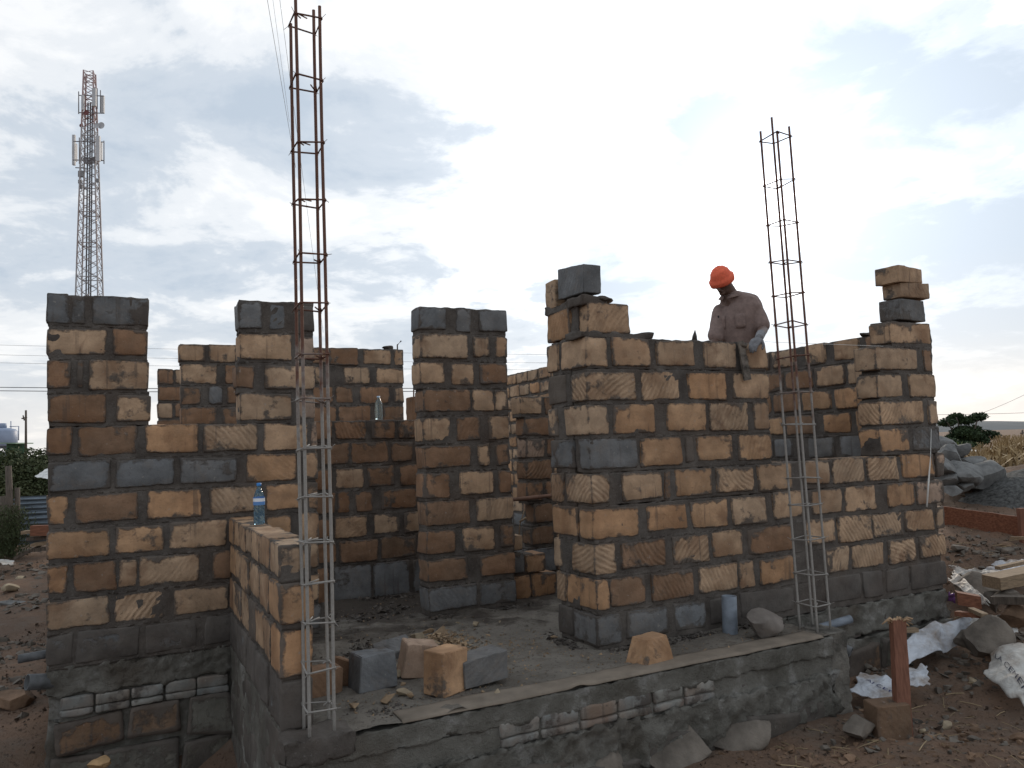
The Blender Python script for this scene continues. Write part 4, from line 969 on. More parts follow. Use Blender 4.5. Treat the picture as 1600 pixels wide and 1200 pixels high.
# ------------------------------------------------------------------ bottles
def bottle_mat(name, col, rough=.05):
    m, t, b = mat(name); b.inputs['Base Color'].default_value = (*col, 1); b.inputs['Roughness'].default_value = rough
    b.inputs['Transmission Weight'].default_value = .92; b.inputs['IOR'].default_value = 1.25
    pos = N(t, 'ShaderNodeTexCoord').outputs['Object']
    w = N(t, 'ShaderNodeTexWave', Scale=22., Distortion=2., bands_direction='DIAGONAL'); L(t, pos, w.inputs['Vector']); bump(t, b, w.outputs['Fac'], .35, .002)
    return m
def lathe(mb, base, prof, n=24, mat=0, twist=0.):
    vs = []; fs = []
    for z, r_ in prof:
        for k in range(n): vs.append(base + Vector((math.cos(2 * math.pi * k / n) * r_, math.sin(2 * math.pi * k / n) * r_, z)))
    for i in range(len(prof) - 1):
        for k in range(n): fs.append([i * n + k, i * n + (k + 1) % n, (i + 1) * n + (k + 1) % n, (i + 1) * n + k])
    fs.append(list(range(n))[::-1]); fs.append([(len(prof) - 1) * n + k for k in range(n)])
    mb.add(vs, fs, mat)
def bottle(base, h, r, body, capc, label, lab=True):
    root = empty('water_bottle', base, label, 'bottle', 'water bottles left on the walls')
    mb = MB(); pr = [(0, r * .8), (.01, r)]
    for k in range(12): zz = .06 + k * .048; pr.append((zz * h, r * (1 + (.045 if k % 2 else -.045) * (k < 9)) * (1 if k < 10 else 1 - (k - 9) * .03)))
    pr += [(.70 * h, r * .92), (.77 * h, r * .74), (.84 * h, r * .5), (.88 * h, r * .36), (.925 * h, r * .34)]
    lathe(mb, base, pr); mb.build('bottle_body', body, root)
    mb = MB(); lathe(mb, base + Vector((0, 0, .925 * h)), [(0, r * .42), (.005, r * .44), (.07 * h, r * .42), (.075 * h, r * .3)]); mb.build('cap', capc, root)
    if lab:
        mb = MB(); n = 24; vs = []; fs = []
        for z in (.47, .52, .60, .66):
            for k in range(n + 1):
                a = math.pi * 2 * k / n; vs.append(base + Vector((math.cos(a) * r * 1.075, math.sin(a) * r * 1.075, z * h)))
        for i in range(3):
            for k in range(n): q = i * (n + 1) + k; fs.append([q, q + 1, q + n + 2, q + n + 1])
        mb.add(vs, fs[:n], 0); 
        mb2 = MB(); mb2.add(vs, fs, 0)
        m_, t_, b_ = mat('bottle_label_print')
        sx = N(t_, 'ShaderNodeSeparateXYZ'); L(t_, N(t_, 'ShaderNodeTexCoord').outputs['Object'], sx.inputs[0])
        z_ = sx.outputs[2]; f = ramp(t_, mth(t_, 'DIVIDE', mth(t_, 'SUBTRACT', z_, base.z + .47 * h), .19 * h), [(0., (.10, .25, .55)), (.40, (.12, .30, .62)), (.44, (.78, .80, .84)), (.82, (.78, .8, .84)), (.86, (.08, .2, .5))], 'CONSTANT')
        L(t_, f, b_.inputs['Base Color']); b_.inputs['Roughness'].default_value = .4
        mb2.build('paper_label', m_, root)
bp = atv(405, 824, 4.85); bp = Vector((bp.x, bp.y, .90)); 
q = uh * .79 + vh * solve(405, uh * .79 + zh * .905, vh) + zh * .905
bottle(q, .265, .034, bottle_mat('blue_bottle_plastic', (.42, .70, .92)), simple('blue_cap', (.05, .22, .55), .4, .1), 'blue plastic water bottle with label standing on the low side wall')
q2 = uh * solve(592, vh * 7.18 + zh * 1.655, uh) + vh * 7.18 + zh * 1.652
bottle(q2, .225, .037, bottle_mat('clear_bottle_plastic', (.68, .86, .92), .15), simple('white_blue_cap', (.5, .65, .8), .4, .1), 'clear water bottle standing on the sill of the dark inner wall', False)

# ------------------------------------------------------------------ the mason
def remesh_obj(name, mb, m, parent, vox, smooth_it=4):
    o = mb.build(name, m, parent)
    r_ = o.modifiers.new('r', 'REMESH'); r_.mode = 'VOXEL'; r_.voxel_size = vox; r_.use_smooth_shade = True
    s_ = o.modifiers.new('s', 'SMOOTH'); s_.iterations = smooth_it; s_.factor = .5
    dg = bpy.context.evaluated_depsgraph_get(); me = bpy.data.meshes.new_from_object(o.evaluated_get(dg)); o.modifiers.clear(); old = o.data; o.data = me; bpy.data.meshes.remove(old)
    me.polygons.foreach_set('use_smooth', [True] * len(me.polygons))
    return o
def loft(mb, rings, n=20):
    """rings: (centre, axisA*ra, axisB*rb)"""
    vs = []; fs = []
    for c, a, b in rings:
        for k in range(n): t_ = 2 * math.pi * k / n; vs.append(c + a * math.cos(t_) + b * math.sin(t_))
    for i in range(len(rings) - 1):
        for k in range(n): fs.append([i * n + k, i * n + (k + 1) % n, (i + 1) * n + (k + 1) % n, (i + 1) * n + k])
    fs.append(list(range(n))[::-1]); fs.append([(len(rings) - 1) * n + k for k in range(n)])
    mb.add(vs, fs)
def ball(mb, c, r, sc=(1, 1, 1), rot=None, seg=20):
    vs = []; fs = []; n = seg; m = seg // 2
    R_ = rot or Matrix.Identity(3)
    for i in range(m + 1):
        ph = math.pi * i / m
        for k in range(n):
            th_ = 2 * math.pi * k / n; p = Vector((math.sin(ph) * math.cos(th_) * sc[0], math.sin(ph) * math.sin(th_) * sc[1], math.cos(ph) * sc[2])) * r
            vs.append(c + R_ @ p)
    for i in range(m):
        for k in range(n): fs.append([i * n + k, (i + 1) * n + k, (i + 1) * n + (k + 1) % n, i * n + (k + 1) % n])
    mb.add(vs, fs)
def limb(mb, pts, rs, n=14):
    """tapered limb through points with rounded ends"""
    P_ = [Vector(p) for p in pts]; full = []; rr = []
    for i in range(len(P_) - 1):
        for k in range(6): t_ = k / 6; full.append(P_[i].lerp(P_[i + 1], t_)); rr.append(rs[i] * (1 - t_) + rs[i + 1] * t_)
    full.append(P_[-1]); rr.append(rs[-1]); tube(mb, full, 1., n, True, 0, rr)
    for p_, r_ in zip(P_, rs): ball(mb, p_, r_ * .99, seg=14)
FW = Vector((-.66, -.75, 0)).normalized(); LW = Vector((-FW.y, FW.x, 0)) * 1.; LW = Vector((.75, -.66, 0)).normalized()
skin = simple('dark_skin', (.13, .08, .062), .55, .15, 20., .2, .002)
dusty = simple('cement_dusted_knit', (.21, .21, .22), .9, .2, 40., .4, .002)
shirtm = simple('brown_work_shirt', (.245, .18, .16), .9, .16, 30., .35, .004)
trous = simple('dark_trousers', (.05, .05, .06), .9, .2, 20., .3, .003)
capm = simple('orange_red_knit', (.88, .17, .09), .85, .12, 60., .6, .004)  # base colour lightened to carry the sun glare on the cap
TV = 4.93
chest = atv(1150, 500, TV); hips = atv(1150, 566, TV + .03)
neck0 = atv(1141, 459, TV); sh = (hips - chest)
person = empty('person', Vector((hips.x, hips.y, .95)), 'person in brown short sleeved shirt and orange red knit cap bending over the wall', 'person')
shL = atv(1176, 470, TV - .10); shR = atv(1124, 486, TV + .10)
elL = atv(1192, 515, TV - .20); wrL = atv(1186, 528, 4.345)
elR = atv(1118, 534, TV + .02); wrR = atv(1104, 556, TV - .16)
head = atv(1128, 438, TV - .03)
# head frame: looking down and to the photo's left
HF = (FW * .80 + Vector((0, 0, -.60))).normalized(); HL = LW; HU = HL.cross(HF) * -1.
if HU.z < 0: HU = -HU
HR = Matrix((HL, HF, HU)).transposed()
mb = MB()
ball(mb, head, .088, (.86, 1.06, 1.12), HR, 24)
ball(mb, head + HF * .035 - HU * .062, .052, (.85, .95, .95), HR)                # jaw
ball(mb, head + HF * .078 - HU * .085, .024, (1.1, .8, .8), HR)                  # chin
limb(mb, [head + HF * .088 + HU * .005, head + HF * .110 - HU * .030], [.009, .015], 8)   # nose
ball(mb, head + HF * .094 - HU * .055, .018, (1.4, .6, .55), HR, 12)             # lips
for s in (-1, 1):
    ball(mb, head + HL * (.080 * s) - HU * .012 - HF * .005, .026, (.35, .75, 1.15), HR, 12)       # ears
    ball(mb, head + HL * (.030 * s) + HF * .083 + HU * .014, .012, (1.3, .6, .7), HR, 12)          # brow and lid
limb(mb, [head - HU * .05 - HF * .02, neck0 + Vector((0, 0, -.005)), chest + Vector((0, 0, .06))], [.058, .064, .085])
limb(mb, [shL, elL, wrL], [.052, .043, .029]); limb(mb, [shR, elR, wrR], [.052, .043, .029])
loft(mb, [(hips, LW * .15, FW * .095), (hips.lerp(chest, .5), LW * .14, FW * .095), (chest, LW * .16, FW * .105), (chest + Vector((0, 0, .11)), LW * .14, FW * .08)])
ft = [Vector((hips.x, hips.y, .95)) + LW * .12 + FW * .03, Vector((hips.x, hips.y, .95)) - LW * .11 + FW * .0]
hp = [hips + LW * .085, hips - LW * .085]
for h_, f_ in zip(hp, ft):
    kn = (h_ + f_) * .5 + FW * .05 + Vector((0, 0, .02))
    limb(mb, [h_, kn, f_ + Vector((0, 0, .08))], [.08, .055, .035]); limb(mb, [f_ + Vector((0, 0, .045)), f_ + FW * .14 + Vector((0, 0, .03))], [.04, .033])
# right hand of the body, resting on the wall behind
def hand(mb, w, d, up, s=1., curl=.5, grip=False):
    d = d.normalized(); side = d.cross(up).normalized(); nrm = side.cross(d).normalized()
    pc = w + d * .05 * s; ball(mb, pc, .044 * s, (1, .95, .45), Matrix((d, side, nrm)).transposed(), 16)
    ln = [.062, .072, .068, .054]
    for i in range(4):
        b_ = w + d * .085 * s + side * (i - 1.5) * .0185 * s
        a1 = curl * (.5 + .12 * i); p1 = b_ + (d * math.cos(a1) - nrm * math.sin(a1)) * ln[i] * .45 * s
        a2 = a1 + curl * .9; p2 = p1 + (d * math.cos(a2) - nrm * math.sin(a2)) * ln[i] * .32 * s
        a3 = a2 + curl * .8; p3 = p2 + (d * math.cos(a3) - nrm * math.sin(a3)) * ln[i] * .26 * s
        limb(mb, [b_ - d * .01, p1, p2, p3], [.0095 * s, .0088 * s, .008 * s, .007 * s], 8)
    t0 = w + d * .035 * s - side * .034 * s; t1 = t0 + (d * .6 - side * .5 - nrm * .5).normalized() * .035 * s; t2 = t1 + (d * .8 - nrm * .6).normalized() * .03 * s
    limb(mb, [t0, t1, t2], [.012 * s, .0105 * s, .009 * s], 8)
hand(mb, wrR, (wrR - elR) + Vector((0, 0, -.02)), zh, 1., .5)
bd = remesh_obj('body', mb, skin, person, .0065, 3)
# shirt
mb = MB()
loft(mb, [(hips - Vector((0, 0, .02)), LW * .188, FW * .135), (hips.lerp(chest, .3), LW * .180, FW * .130), (hips.lerp(chest, .7), LW * .183, FW * .132), (chest, LW * .198, FW * .135),
          (chest + Vector((0, 0, .07)) + LW * .012, (LW + zh * .16) * .20, FW * .118), (chest + Vector((0, 0, .135)) + LW * .02, (LW + zh * .22) * .165, FW * .09), (neck0 + Vector((0, 0, -.006)), (LW + zh * .2) * .078, FW * .072)], 26)
slL = shL.lerp(elL, .86); slR = shR.lerp(elR, .86)
limb(mb, [chest + Vector((0, 0, .07)) + LW * .12, shL + Vector((0, 0, .0)), shL.lerp(slL, .5), slL], [.070, .060, .066, .072], 18)
limb(mb, [neck0 - zh * .035 + LW * .03, shL.lerp(neck0, .12) + zh * .004], [.062, .056], 14)
limb(mb, [chest + Vector((0, 0, .06)) - LW * .12, shR, shR.lerp(slR, .5), slR], [.06, .060, .062, .066], 18)
for k, p in enumerate(mb.v):
    w_ = fbm(p, 9, 3) * .006 + .010 * nz((p[0], p[1], p[2] * 2.2), 6, 7); v_ = Vector(p); c_ = Vector((chest.x, chest.y, p[2])); dd = (v_ - c_)
    if dd.length > .01: mb.v[k] = tuple(v_ + dd.normalized() * w_)
shirt = remesh_obj('shirt', mb, shirtm, person, .009, 2)
mb = MB()                                                        # collar with points, placket, chest pocket
for s in (-1, 1):
    c0 = neck0 + Vector((0, 0, .01)); pts = []
    for k in range(9):
        a = math.pi * k / 8 * .93; dirr = -FW * math.cos(a) + LW * s * math.sin(a)
        pts.append((c0 + dirr * (.070 + .01 * (k / 8)) + Vector((0, 0, .022 - .055 * (k / 8))), c0 + dirr * (.092 + .018 * k / 8) + Vector((0, 0, -.012 - .062 * (k / 8) ** 1.3))))
    vs = [q_ for p_ in pts for q_ in p_]; fs = [[2 * i, 2 * i + 1, 2 * i + 3, 2 * i + 2] for i in range(8)]; mb.add(vs, fs)
co = mb.build('collar', shirtm, shirt); so_ = co.modifiers.new('t', 'SOLIDIFY'); so_.thickness = .006
mb = MB()
def onfront(a, h, out=.140): return Vector((chest.x, chest.y, 0)).lerp(Vector((hips.x, hips.y, 0)), 0) * 1 + FW * math.cos(a) * out + LW * math.sin(a) * out * 1.42 + Vector((0, 0, h))
for (a0, a1, z0, z1) in [(-.62, -.18, chest.z - .09, chest.z + .03), (.28, .72, chest.z - .09, chest.z + .03)]:
    vs = []; mb = MB()
    for i in range(5):
        for j in range(5): vs.append(onfront(a0 + (a1 - a0) * i / 4, z0 + (z1 - z0) * j / 4, .142))
    fs = [[i * 5 + j, (i + 1) * 5 + j, (i + 1) * 5 + j + 1, i * 5 + j + 1] for i in range(4) for j in range(4)]; mb.add(vs, fs)
    pk = mb.build('pocket', shirtm, shirt); s2 = pk.modifiers.new('t', 'SOLIDIFY'); s2.thickness = .006
mb = MB(); a_ = -.42; tube(mb, [onfront(a_, chest.z - .095, .158), onfront(a_, chest.z + .035, .156)], .007, 6); mb.build('pen', simple('black_pen', (.02, .02, .02), .4), shirt)
# trousers
mb = MB()
loft(mb, [(hips - Vector((0, 0, .10)), LW * .165, FW * .125), (hips + Vector((0, 0, .0)), LW * .165, FW * .118)])
for h_, f_ in zip(hp, ft):
    kn = (h_ + f_) * .5 + FW * .05 + Vector((0, 0, .02)); limb(mb, [h_, kn, f_ + Vector((0, 0, .09))], [.098, .075, .06])
remesh_obj('trousers', mb, trous, person, .011, 3)
# boots
mb = MB()
for f_ in ft: limb(mb, [f_ + Vector((0, 0, .11)), f_ + Vector((0, 0, .055)), f_ + FW * .15 + Vector((0, 0, .04))], [.05, .055, .043])
remesh_obj('boots', mb, simple('muddy_boots', (.08, .065, .05), .8), person, .01, 2)
# knitted cap pulled low over the forehead, with a rolled brim
mb = MB()
vs = []; fs = []; n = 36; m_ = 16
hc = head + HU * .018 - HF * .004
for i in range(m_ + 1):
    t_ = i / m_; ph = t_ * math.pi * .60
    for k in range(n):
        a = 2 * math.pi * k / n; rr = .100 * (1 + .03 * math.sin(a * 3 + 1) * t_ + .014 * math.sin(a * 18)) * (1.13 if t_ > .8 else 1 - .03 * (t_ > .5))
        p = HL * math.sin(ph) * math.cos(a) * rr * .93 + HF * math.sin(ph) * math.sin(a) * rr * 1.08 + HU * (math.cos(ph) * rr * 1.08)
        p = p + HU * (.012 * fbm(p + Vector((0, 0, t_)), 14)) * (1 - t_)
        vs.append(hc + p)
for i in range(m_):
    for k in range(n): fs.append([i * n + k, (i + 1) * n + k, (i + 1) * n + (k + 1) % n, i * n + (k + 1) % n])
mb.add(vs, fs); cp = mb.build('knit_cap', capm, person); s3 = cp.modifiers.new('t', 'SOLIDIFY'); s3.thickness = .010; s3.offset = 1
# grey gloved hand over the wall, fingers closed on the tool
mb = MB(); gd = (atv(1164, 553, 4.27) - wrL)
limb(mb, [wrL.lerp(elL, .45), wrL], [.037, .033]); hand(mb, wrL, gd, zh + LW * .2, 1.12, .45)
remesh_obj('glove', mb, dusty, person, .005, 2)
# the float hanging from the hand
mb = MB(); a0 = atv(1157, 533, 4.315); a1 = atv(1168, 594, 4.315); dd = (a1 - a0).normalized(); sd = dd.cross(vh).normalized()
def strip(mb, a, b, side, dep, w0, w1, t_, n=14):
    vs = []; fs = []
    for i in range(n + 1):
        k = i / n; c = a.lerp(b, k); w = w0 + (w1 - w0) * k; w *= 1 + .06 * nz((k * 6, 0, 0), 1.)
        for sx, sy in ((-1, -1), (1, -1), (1, 1), (-1, 1)): vs.append(c + side * sx * w / 2 + dep * sy * t_ / 2)
    for i in range(n):
        for k in range(4): fs.append([i * 4 + k, i * 4 + (k + 1) % 4, (i + 1) * 4 + (k + 1) % 4, (i + 1) * 4 + k])
    fs.append([3, 2, 1, 0]); fs.append([n * 4 + k for k in range(4)]); mb.add(vs, fs)
strip(mb, a0, a1, sd, vh, .052, .070, .014)
tool = empty('mortar_tool', a0, 'flat mortar crusted tool hanging from the gloved hand in front of the wall', 'tool')
mb.build('blade', simple('mortar_crusted_steel', (.19, .165, .14), .8, .5, 18., .8, .006), tool, False)
mb = MB(); limb(mb, [a0 + dd * .03, atv(1165, 541, 4.30)], [.014, .012], 10); mb.build('handle', WOODV, tool)
# what he stands on, hidden behind the wall: planks on blocks
pf = empty('work_platform', Q(4.45, 4.95, 0), 'plank platform on stone blocks behind the front wall under the worker', 'platform')
fz = Vector((hips.x, hips.y, 0)); pu, pv = fz.dot(uh), fz.dot(vh)
for dv_ in (-.12, .12):
    mb = MB(); block(mb, Q(pu, pv + dv_, .925), ax, (.55, .11, .022), 'b', 0, 0, .1, .004)
    for n_ in mb.at['ed']: mb.at['ed'][n_] = [(.3, .3, .3)] * len(mb.at['ed'][n_])
    mb.build('plank', WOOD, pf)
for du_ in (-.42, .42):
    mb = MB()
    for k in range(4): block(mb, Q(pu + du_, pv, .115 + k * .226), ax, (.1, .19, .11), random.choice('tob'), 0, 0, .08)
    mb.build('block_support', STONE, pf)

# ------------------------------------------------------------------ timber, stake, sacks on the right
mb = MB(); A_ = aty(1472, 791, 8.9); B_ = aty(1606, 809, 8.3)
strip(mb, A_ - zh * .13, B_ - zh * .13, zh, (B_ - A_).cross(zh).normalized(), .26, .26, .028, 10)
tag(mb.build('timber_board', WOODR, smooth=False), 'long reddish shuttering board on edge below the gravel heap', 'board')
mb = MB(); p = aty(1597, 815, 8.2); strip(mb, p + Vector((0, 0, .14)), p + Vector((0, 0, -.35)), Vector((1, 0, 0)), Vector((0, 1, 0)), .07, .06, .05)
tag(mb.build('wooden_stake', WOODRV, smooth=False), 'short stake holding the shuttering board at the right edge', 'stake')
mb = MB(); top = aty(1402, 968, 5.0); bot = aty(1412, 1150, 4.92)
strip(mb, top, bot, Vector((1, .1, 0)).normalized(), Vector((-.1, 1, 0)).normalized(), .085, .095, .05, 20)
for k, p in enumerate(mb.v): mb.v[k] = (p[0] + .003 * nz(p, 20), p[1], p[2] + .002 * nz(p, 30))
stk = empty('wooden_stake', bot, 'reddish wooden stake with a hammered splintered head, standing by the sacks', 'stake')
mb.build('post', WOODRV, stk, False)
mb = MB()
for i in range(26):
    a = U_(0, 6.28); r0 = U_(0, .04); b_ = top + Vector((math.cos(a) * r0, math.sin(a) * r0 * .5, -.01))
    e_ = b_ + Vector((math.cos(a) * U_(.03, .085), math.sin(a) * U_(.01, .05), U_(-.035, .02)))
    tube(mb, [b_, b_.lerp(e_, .5) + Vector((0, 0, .014)), e_], U_(.004, .012), 5, taper=[1, .9, .4])
mb.build('splintered_head', simple('splintered_wood', (.46, .31, .19), .9, .3, 20.), stk)
def sheet(name, corners, m, label, cat, n=40, amp=.03, fs_=5., lift=.02, edge=.03, seed=1., parent=None, bulge=0., thick=.004, text=None, tm=None):
    c00, c10, c11, c01 = [Vector(c) for c in corners]
    nrm = (c10 - c00).cross(c01 - c00).normalized()
    if nrm.z < 0: nrm = -nrm
    def P(s, t):
        s2 = s + edge * nz((t * 3, s * 2, seed), 1.6) * (abs(s - .5) * 2) * 2; t2 = t + edge * nz((s * 3, t * 2, seed + 5), 1.6) * (abs(t - .5) * 2) * 2
        p = c00 * (1 - s2) * (1 - t2) + c10 * s2 * (1 - t2) + c11 * s2 * t2 + c01 * (1 - s2) * t2
        h = 1 - abs(nz(p, fs_, seed)) * 2.2; h2 = 1 - abs(nz(p, fs_ * 2.3, seed + 3)) * 2.
        return p + nrm * (amp * (h * .7 + h2 * .3) + lift + bulge * math.sin(math.pi * min(1, max(0, s))) * math.sin(math.pi * min(1, max(0, t))) ** .6)
    mb = MB(); gridsheet(mb, P, n, n); o = mb.build(name, m, parent)
    if thick: z = o.modifiers.new('t', 'SOLIDIFY'); z.thickness = thick
    if label: tag(o, label, cat)
    if text:
        word, s0, t0_, s1, t1_, hh = text
        cu = bpy.data.curves.new('t', 'FONT'); cu.body = word; cu.size = 1; to = bpy.data.objects.new('t', cu); COL.objects.link(to)
        dg = bpy.context.evaluated_depsgraph_get(); me = bpy.data.meshes.new_from_object(to.evaluated_get(dg)); bpy.data.objects.remove(to)
        bm = bmesh.new(); bm.from_mesh(me); bmesh.ops.triangulate(bm, faces=bm.faces); bmesh.ops.subdivide_edges(bm, edges=bm.edges, cuts=1)
        W_ = max(v.co.x for v in bm.verts); 
        for v in bm.verts:
            k = v.co.x / W_; s = s0 + (s1 - s0) * k - v.co.y * (t1_ - t0_) * hh * .0; t_ = t0_ + (t1_ - t0_) * k
            # move across the run of the text
            dx, dy = (s1 - s0), (t1_ - t0_); l_ = math.hypot(dx, dy); s += -dy / l_ * v.co.y * hh; t_ += dx / l_ * v.co.y * hh
            v.co = P(s, t_) + nrm * .006
        m2 = bpy.data.meshes.new('printed_text'); bm.to_mesh(m2); bm.free(); link('printed_text', m2, tm, o, False)
    return o
def sack_mat(name, col):
    m, t, b = mat(name); pos = N(t, 'ShaderNodeTexCoord').outputs['Object']
    c = mixc(t, ramp(t, noise_n(t, pos, 5., 6, .65), [(.42, 0.), (.68, 1.)]), col, (.26, .21, .17))
    L(t, c, b.inputs['Base Color']); b.inputs['Roughness'].default_value = .6
    bump(t, b, noise_n(t, pos, 11., 6, .6, 1.2), .8, .03); return m
SACK = sack_mat('woven_white_sack', (.52, .55, .60)); SACK2 = sack_mat('dusty_white_sack', (.50, .49, .46))
INK = simple('dark_blue_print', (.03, .035, .12), .7, .2)
gp = lambda x, y, z: atz(x, y, z)
sheet('cement_sack', [gp(1392, 1052, -.42), gp(1500, 1012, -.38), gp(1512, 972, -.20), gp(1420, 990, -.25)], SACK, 'crumpled torn white sack draped between the stake and the big boulder', 'sack', 50, .05, 5, .03, .07, 2.)
sheet('cement_sack', [gp(1330, 1092, -.48), gp(1400, 1108, -.50), gp(1402, 1070, -.42), gp(1345, 1058, -.40)], SACK, 'empty white cement sack with dark blue print left of the stake', 'sack', 40, .025, 5, .03, .05, 7., text=('AI CEM', .22, .62, .93, .28, .16), tm=INK)
sheet('cement_sack', [gp(1545, 1075, -.46), gp(1612, 1118, -.5), gp(1640, 1030, -.32), gp(1560, 1008, -.30)], SACK2, 'white cement sack with dark print cut off by the right edge of the photo', 'sack', 40, .03, 4, .05, .05, 9., bulge=.07, text=('LA CEMEN', .12, .45, .92, .10, .13), tm=simple('black_print', (.06, .06, .08), .7, .2))
sheet('torn_sack', [gp(1484, 902, -.08), gp(1560, 922, -.10), gp(1590, 906, -.02), gp(1490, 893, -.04)], SACK2, 'torn grey white sacking under the dark brown rock', 'sack', 44, .04, 6, .04, .10, 12.)
sheet('torn_sack', [gp(1487, 915, -.10), gp(1545, 958, -.16), gp(1552, 950, -.1), gp(1500, 903, -.04)], SACK2, 'twisted strip of sacking hanging down beside the purple bag', 'sack', 30, .02, 7, .06, .06, 15.)
sheet('plastic_bag', [gp(1478, 950, -.2), gp(1494, 952, -.2), gp(1494, 934, -.1), gp(1480, 936, -.1)], simple('purple_plastic', (.22, .10, .30), .4, .3, 20.), 'small purple plastic bag against the foundation corner', 'bag', 16, .03, 14, .05, .1, 17.)
sheet('paper_scrap', [gp(1573, 994, -.3), gp(1590, 992, -.3), gp(1589, 984, -.28), gp(1574, 986, -.28)], WHITE, 'white scrap of paper right of the big boulder', 'scrap', 12, .012, 12, .02, .1, 19.)
sheet('torn_sack', [gp(1500, 990, -.3), gp(1560, 975, -.25), gp(1568, 958, -.15), gp(1510, 968, -.2)], SACK2, 'dusty torn sacking pressed behind the largest brown boulder', 'sack', 34, .035, 6, .03, .1, 31.)
sheet('torn_sack', [gp(1408, 1078, -.45), gp(1452, 1082, -.46), gp(1448, 1050, -.4), gp(1412, 1052, -.4)], SACK, 'white sack corner showing just right of the tall stake', 'sack', 30, .03, 6, .03, .08, 33.)
sheet('torn_sack', [gp(1540, 898, -.02), gp(1606, 902, .0), gp(1610, 880, .05), gp(1560, 884, .05)], SACK, 'whitish sheet lying behind the thick pale timber', 'sack', 30, .03, 6, .03, .08, 35.)
def plank(a, b, w, t_, m, label, group=None):
    mb = MB(); a, b = Vector(a), Vector(b); side = (b - a).cross(zh).normalized(); strip(mb, a, b, side, zh, w, w, t_, 8)
    return tag(mb.build('timber_plank', m, smooth=False), label, 'plank', group)
TG = 'timber offcuts by the right corner'
plank(gp(1550, 925, -.02) + zh * .08, gp(1640, 914, 0) + zh * .12, .20, .10, WOOD, 'thick pale timber lying beside the torn sacking', TG)
plank(gp(1552, 948, -.10) + zh * .06, gp(1640, 950, -.06) + zh * .06, .12, .06, WOODV, 'flat weathered timber below the thick pale one', TG)
plank(gp(1560, 905, .0) + zh * .1, gp(1640, 890, .0) + zh * .12, .05, .03, WOOD, 'narrow pale batten behind the thick timber', TG)
plank(gp(1494, 962, -.14) + zh * .02, gp(1536, 968, -.14) + zh * .03, .06, .035, WOODR, 'short brown batten under the purple bag', TG)
plank(gp(1518, 962, -.13) + zh * .05, gp(1540, 972, -.14) + zh * .05, .05, .03, WOOD, 'short yellow offcut lying on the brown batten', TG)
plank(gp(1495, 945, -.10) + zh * .06, gp(1532, 950, -.12) + zh * .05, .10, .10, WOODR, 'reddish timber block beside the purple bag', TG)
plank(gp(1572, 838, .18) + zh * .02, gp(1640, 815, .2) + zh * .10, .05, .03, WOOD, 'loose pale batten leaning up below the stake at the right edge', TG)
plank(gp(1580, 845, .18) + zh * .03, gp(1640, 846, .2) + zh * .03, .05, .03, WOOD, 'loose pale batten lying flat at the right edge', TG)
plank(atz(1412, 985, -.2), atz(1433, 984, -.2) + zh * .0, .05, .03, WOOD, 'small yellow offcut behind the head of the tall stake', TG)

# ------------------------------------------------------------------ vegetation
def leafmat(name, a, b_, trans=.2):
    m, t, b = mat(name); pos = N(t, 'ShaderNodeNewGeometry').outputs['Position']
    L(t, mixc(t, ramp(t, noise_n(t, pos, 1.6, 4, .7), [(.35, 0.), (.65, 1.)]), a, b_), b.inputs['Base Color']); b.inputs['Roughness'].default_value = .7
    b.inputs['Specular IOR Level'].default_value = .2
    return m
def leaves(mb, c, rad, n, size, seed=0, elong=2., up=0.):
    rs = random.Random(seed)
    for _ in range(n):
        d = Vector((rs.gauss(0, 1), rs.gauss(0, 1), rs.gauss(0, 1))).normalized() * rs.random() ** .4
        p = Vector((c[0] + d.x * rad[0], c[1] + d.y * rad[1], c[2] + d.z * rad[2]))
        a = Vector((rs.uniform(-1, 1), rs.uniform(-1, 1), rs.uniform(-.6, 1) + up)).normalized() * size * rs.uniform(.6, 1.3)
        b_ = a.cross(Vector((rs.uniform(-1, 1), rs.uniform(-1, 1), rs.uniform(-1, 1)))).normalized() * size / elong * .5
        mb.add([p - a * .5, p + b_, p + a * .5, p - b_], [[0, 1, 2, 3]])
# tree at the right, beyond the field
TL = leafmat('dark_tree_leaves', (.022, .038, .018), (.05, .075, .03))
tr = empty('tree', aty(1510, 712, 46), 'small dark flat topped tree beyond the dry maize', 'tree')
base = aty(1510, 716, 46)
br = [(1480, 660), (1494, 652), (1510, 657), (1529, 651), (1540, 678), (1549, 680), (1504, 676), (1520, 680), (1490, 684), (1531, 690), (1480, 690)]
mb = MB(); tube(mb, [base - zh * 1.5, base, aty(1511, 698, 46), aty(1512, 686, 46)], .22, 8, taper=[1.2, 1, .8, .6])
for x, y in br: tube(mb, [aty(1511, 704, 46), aty((x + 1511) / 2, (y + 700) / 2 + 3, 46 + U_(-.6, .6)), aty(x, y, 46 + U_(-1, 1))], .09, 6, taper=[1, .7, .3])
mb.build('trunk', WOODV, tr)
mb = MB()
for i, (x, y) in enumerate(br):
    c = aty(x, y, 46 + U_(-1, 1)); leaves(mb, c, (.50, .6, .26), 520, .2, i)
    c = aty((x + 1511) / 2, (y + 694) / 2, 46); leaves(mb, c, (.5, .6, .34), 420, .2, i + 50)
mb.build('crown', TL, tr, False)
mb = MB()
for i in range(26): c = aty(1466 + i * 2.2 + U_(-2, 2), 702 - 7 * math.exp(-((i - 6) / 6) ** 2) + U_(-3, 3), 40 + U_(-1, 1)); leaves(mb, c, (.45, .6, .35), 330, .16, 200 + i)
tag(mb.build('bush', TL, smooth=False), 'dark bush mass under the tree beyond the stone heap', 'bush')
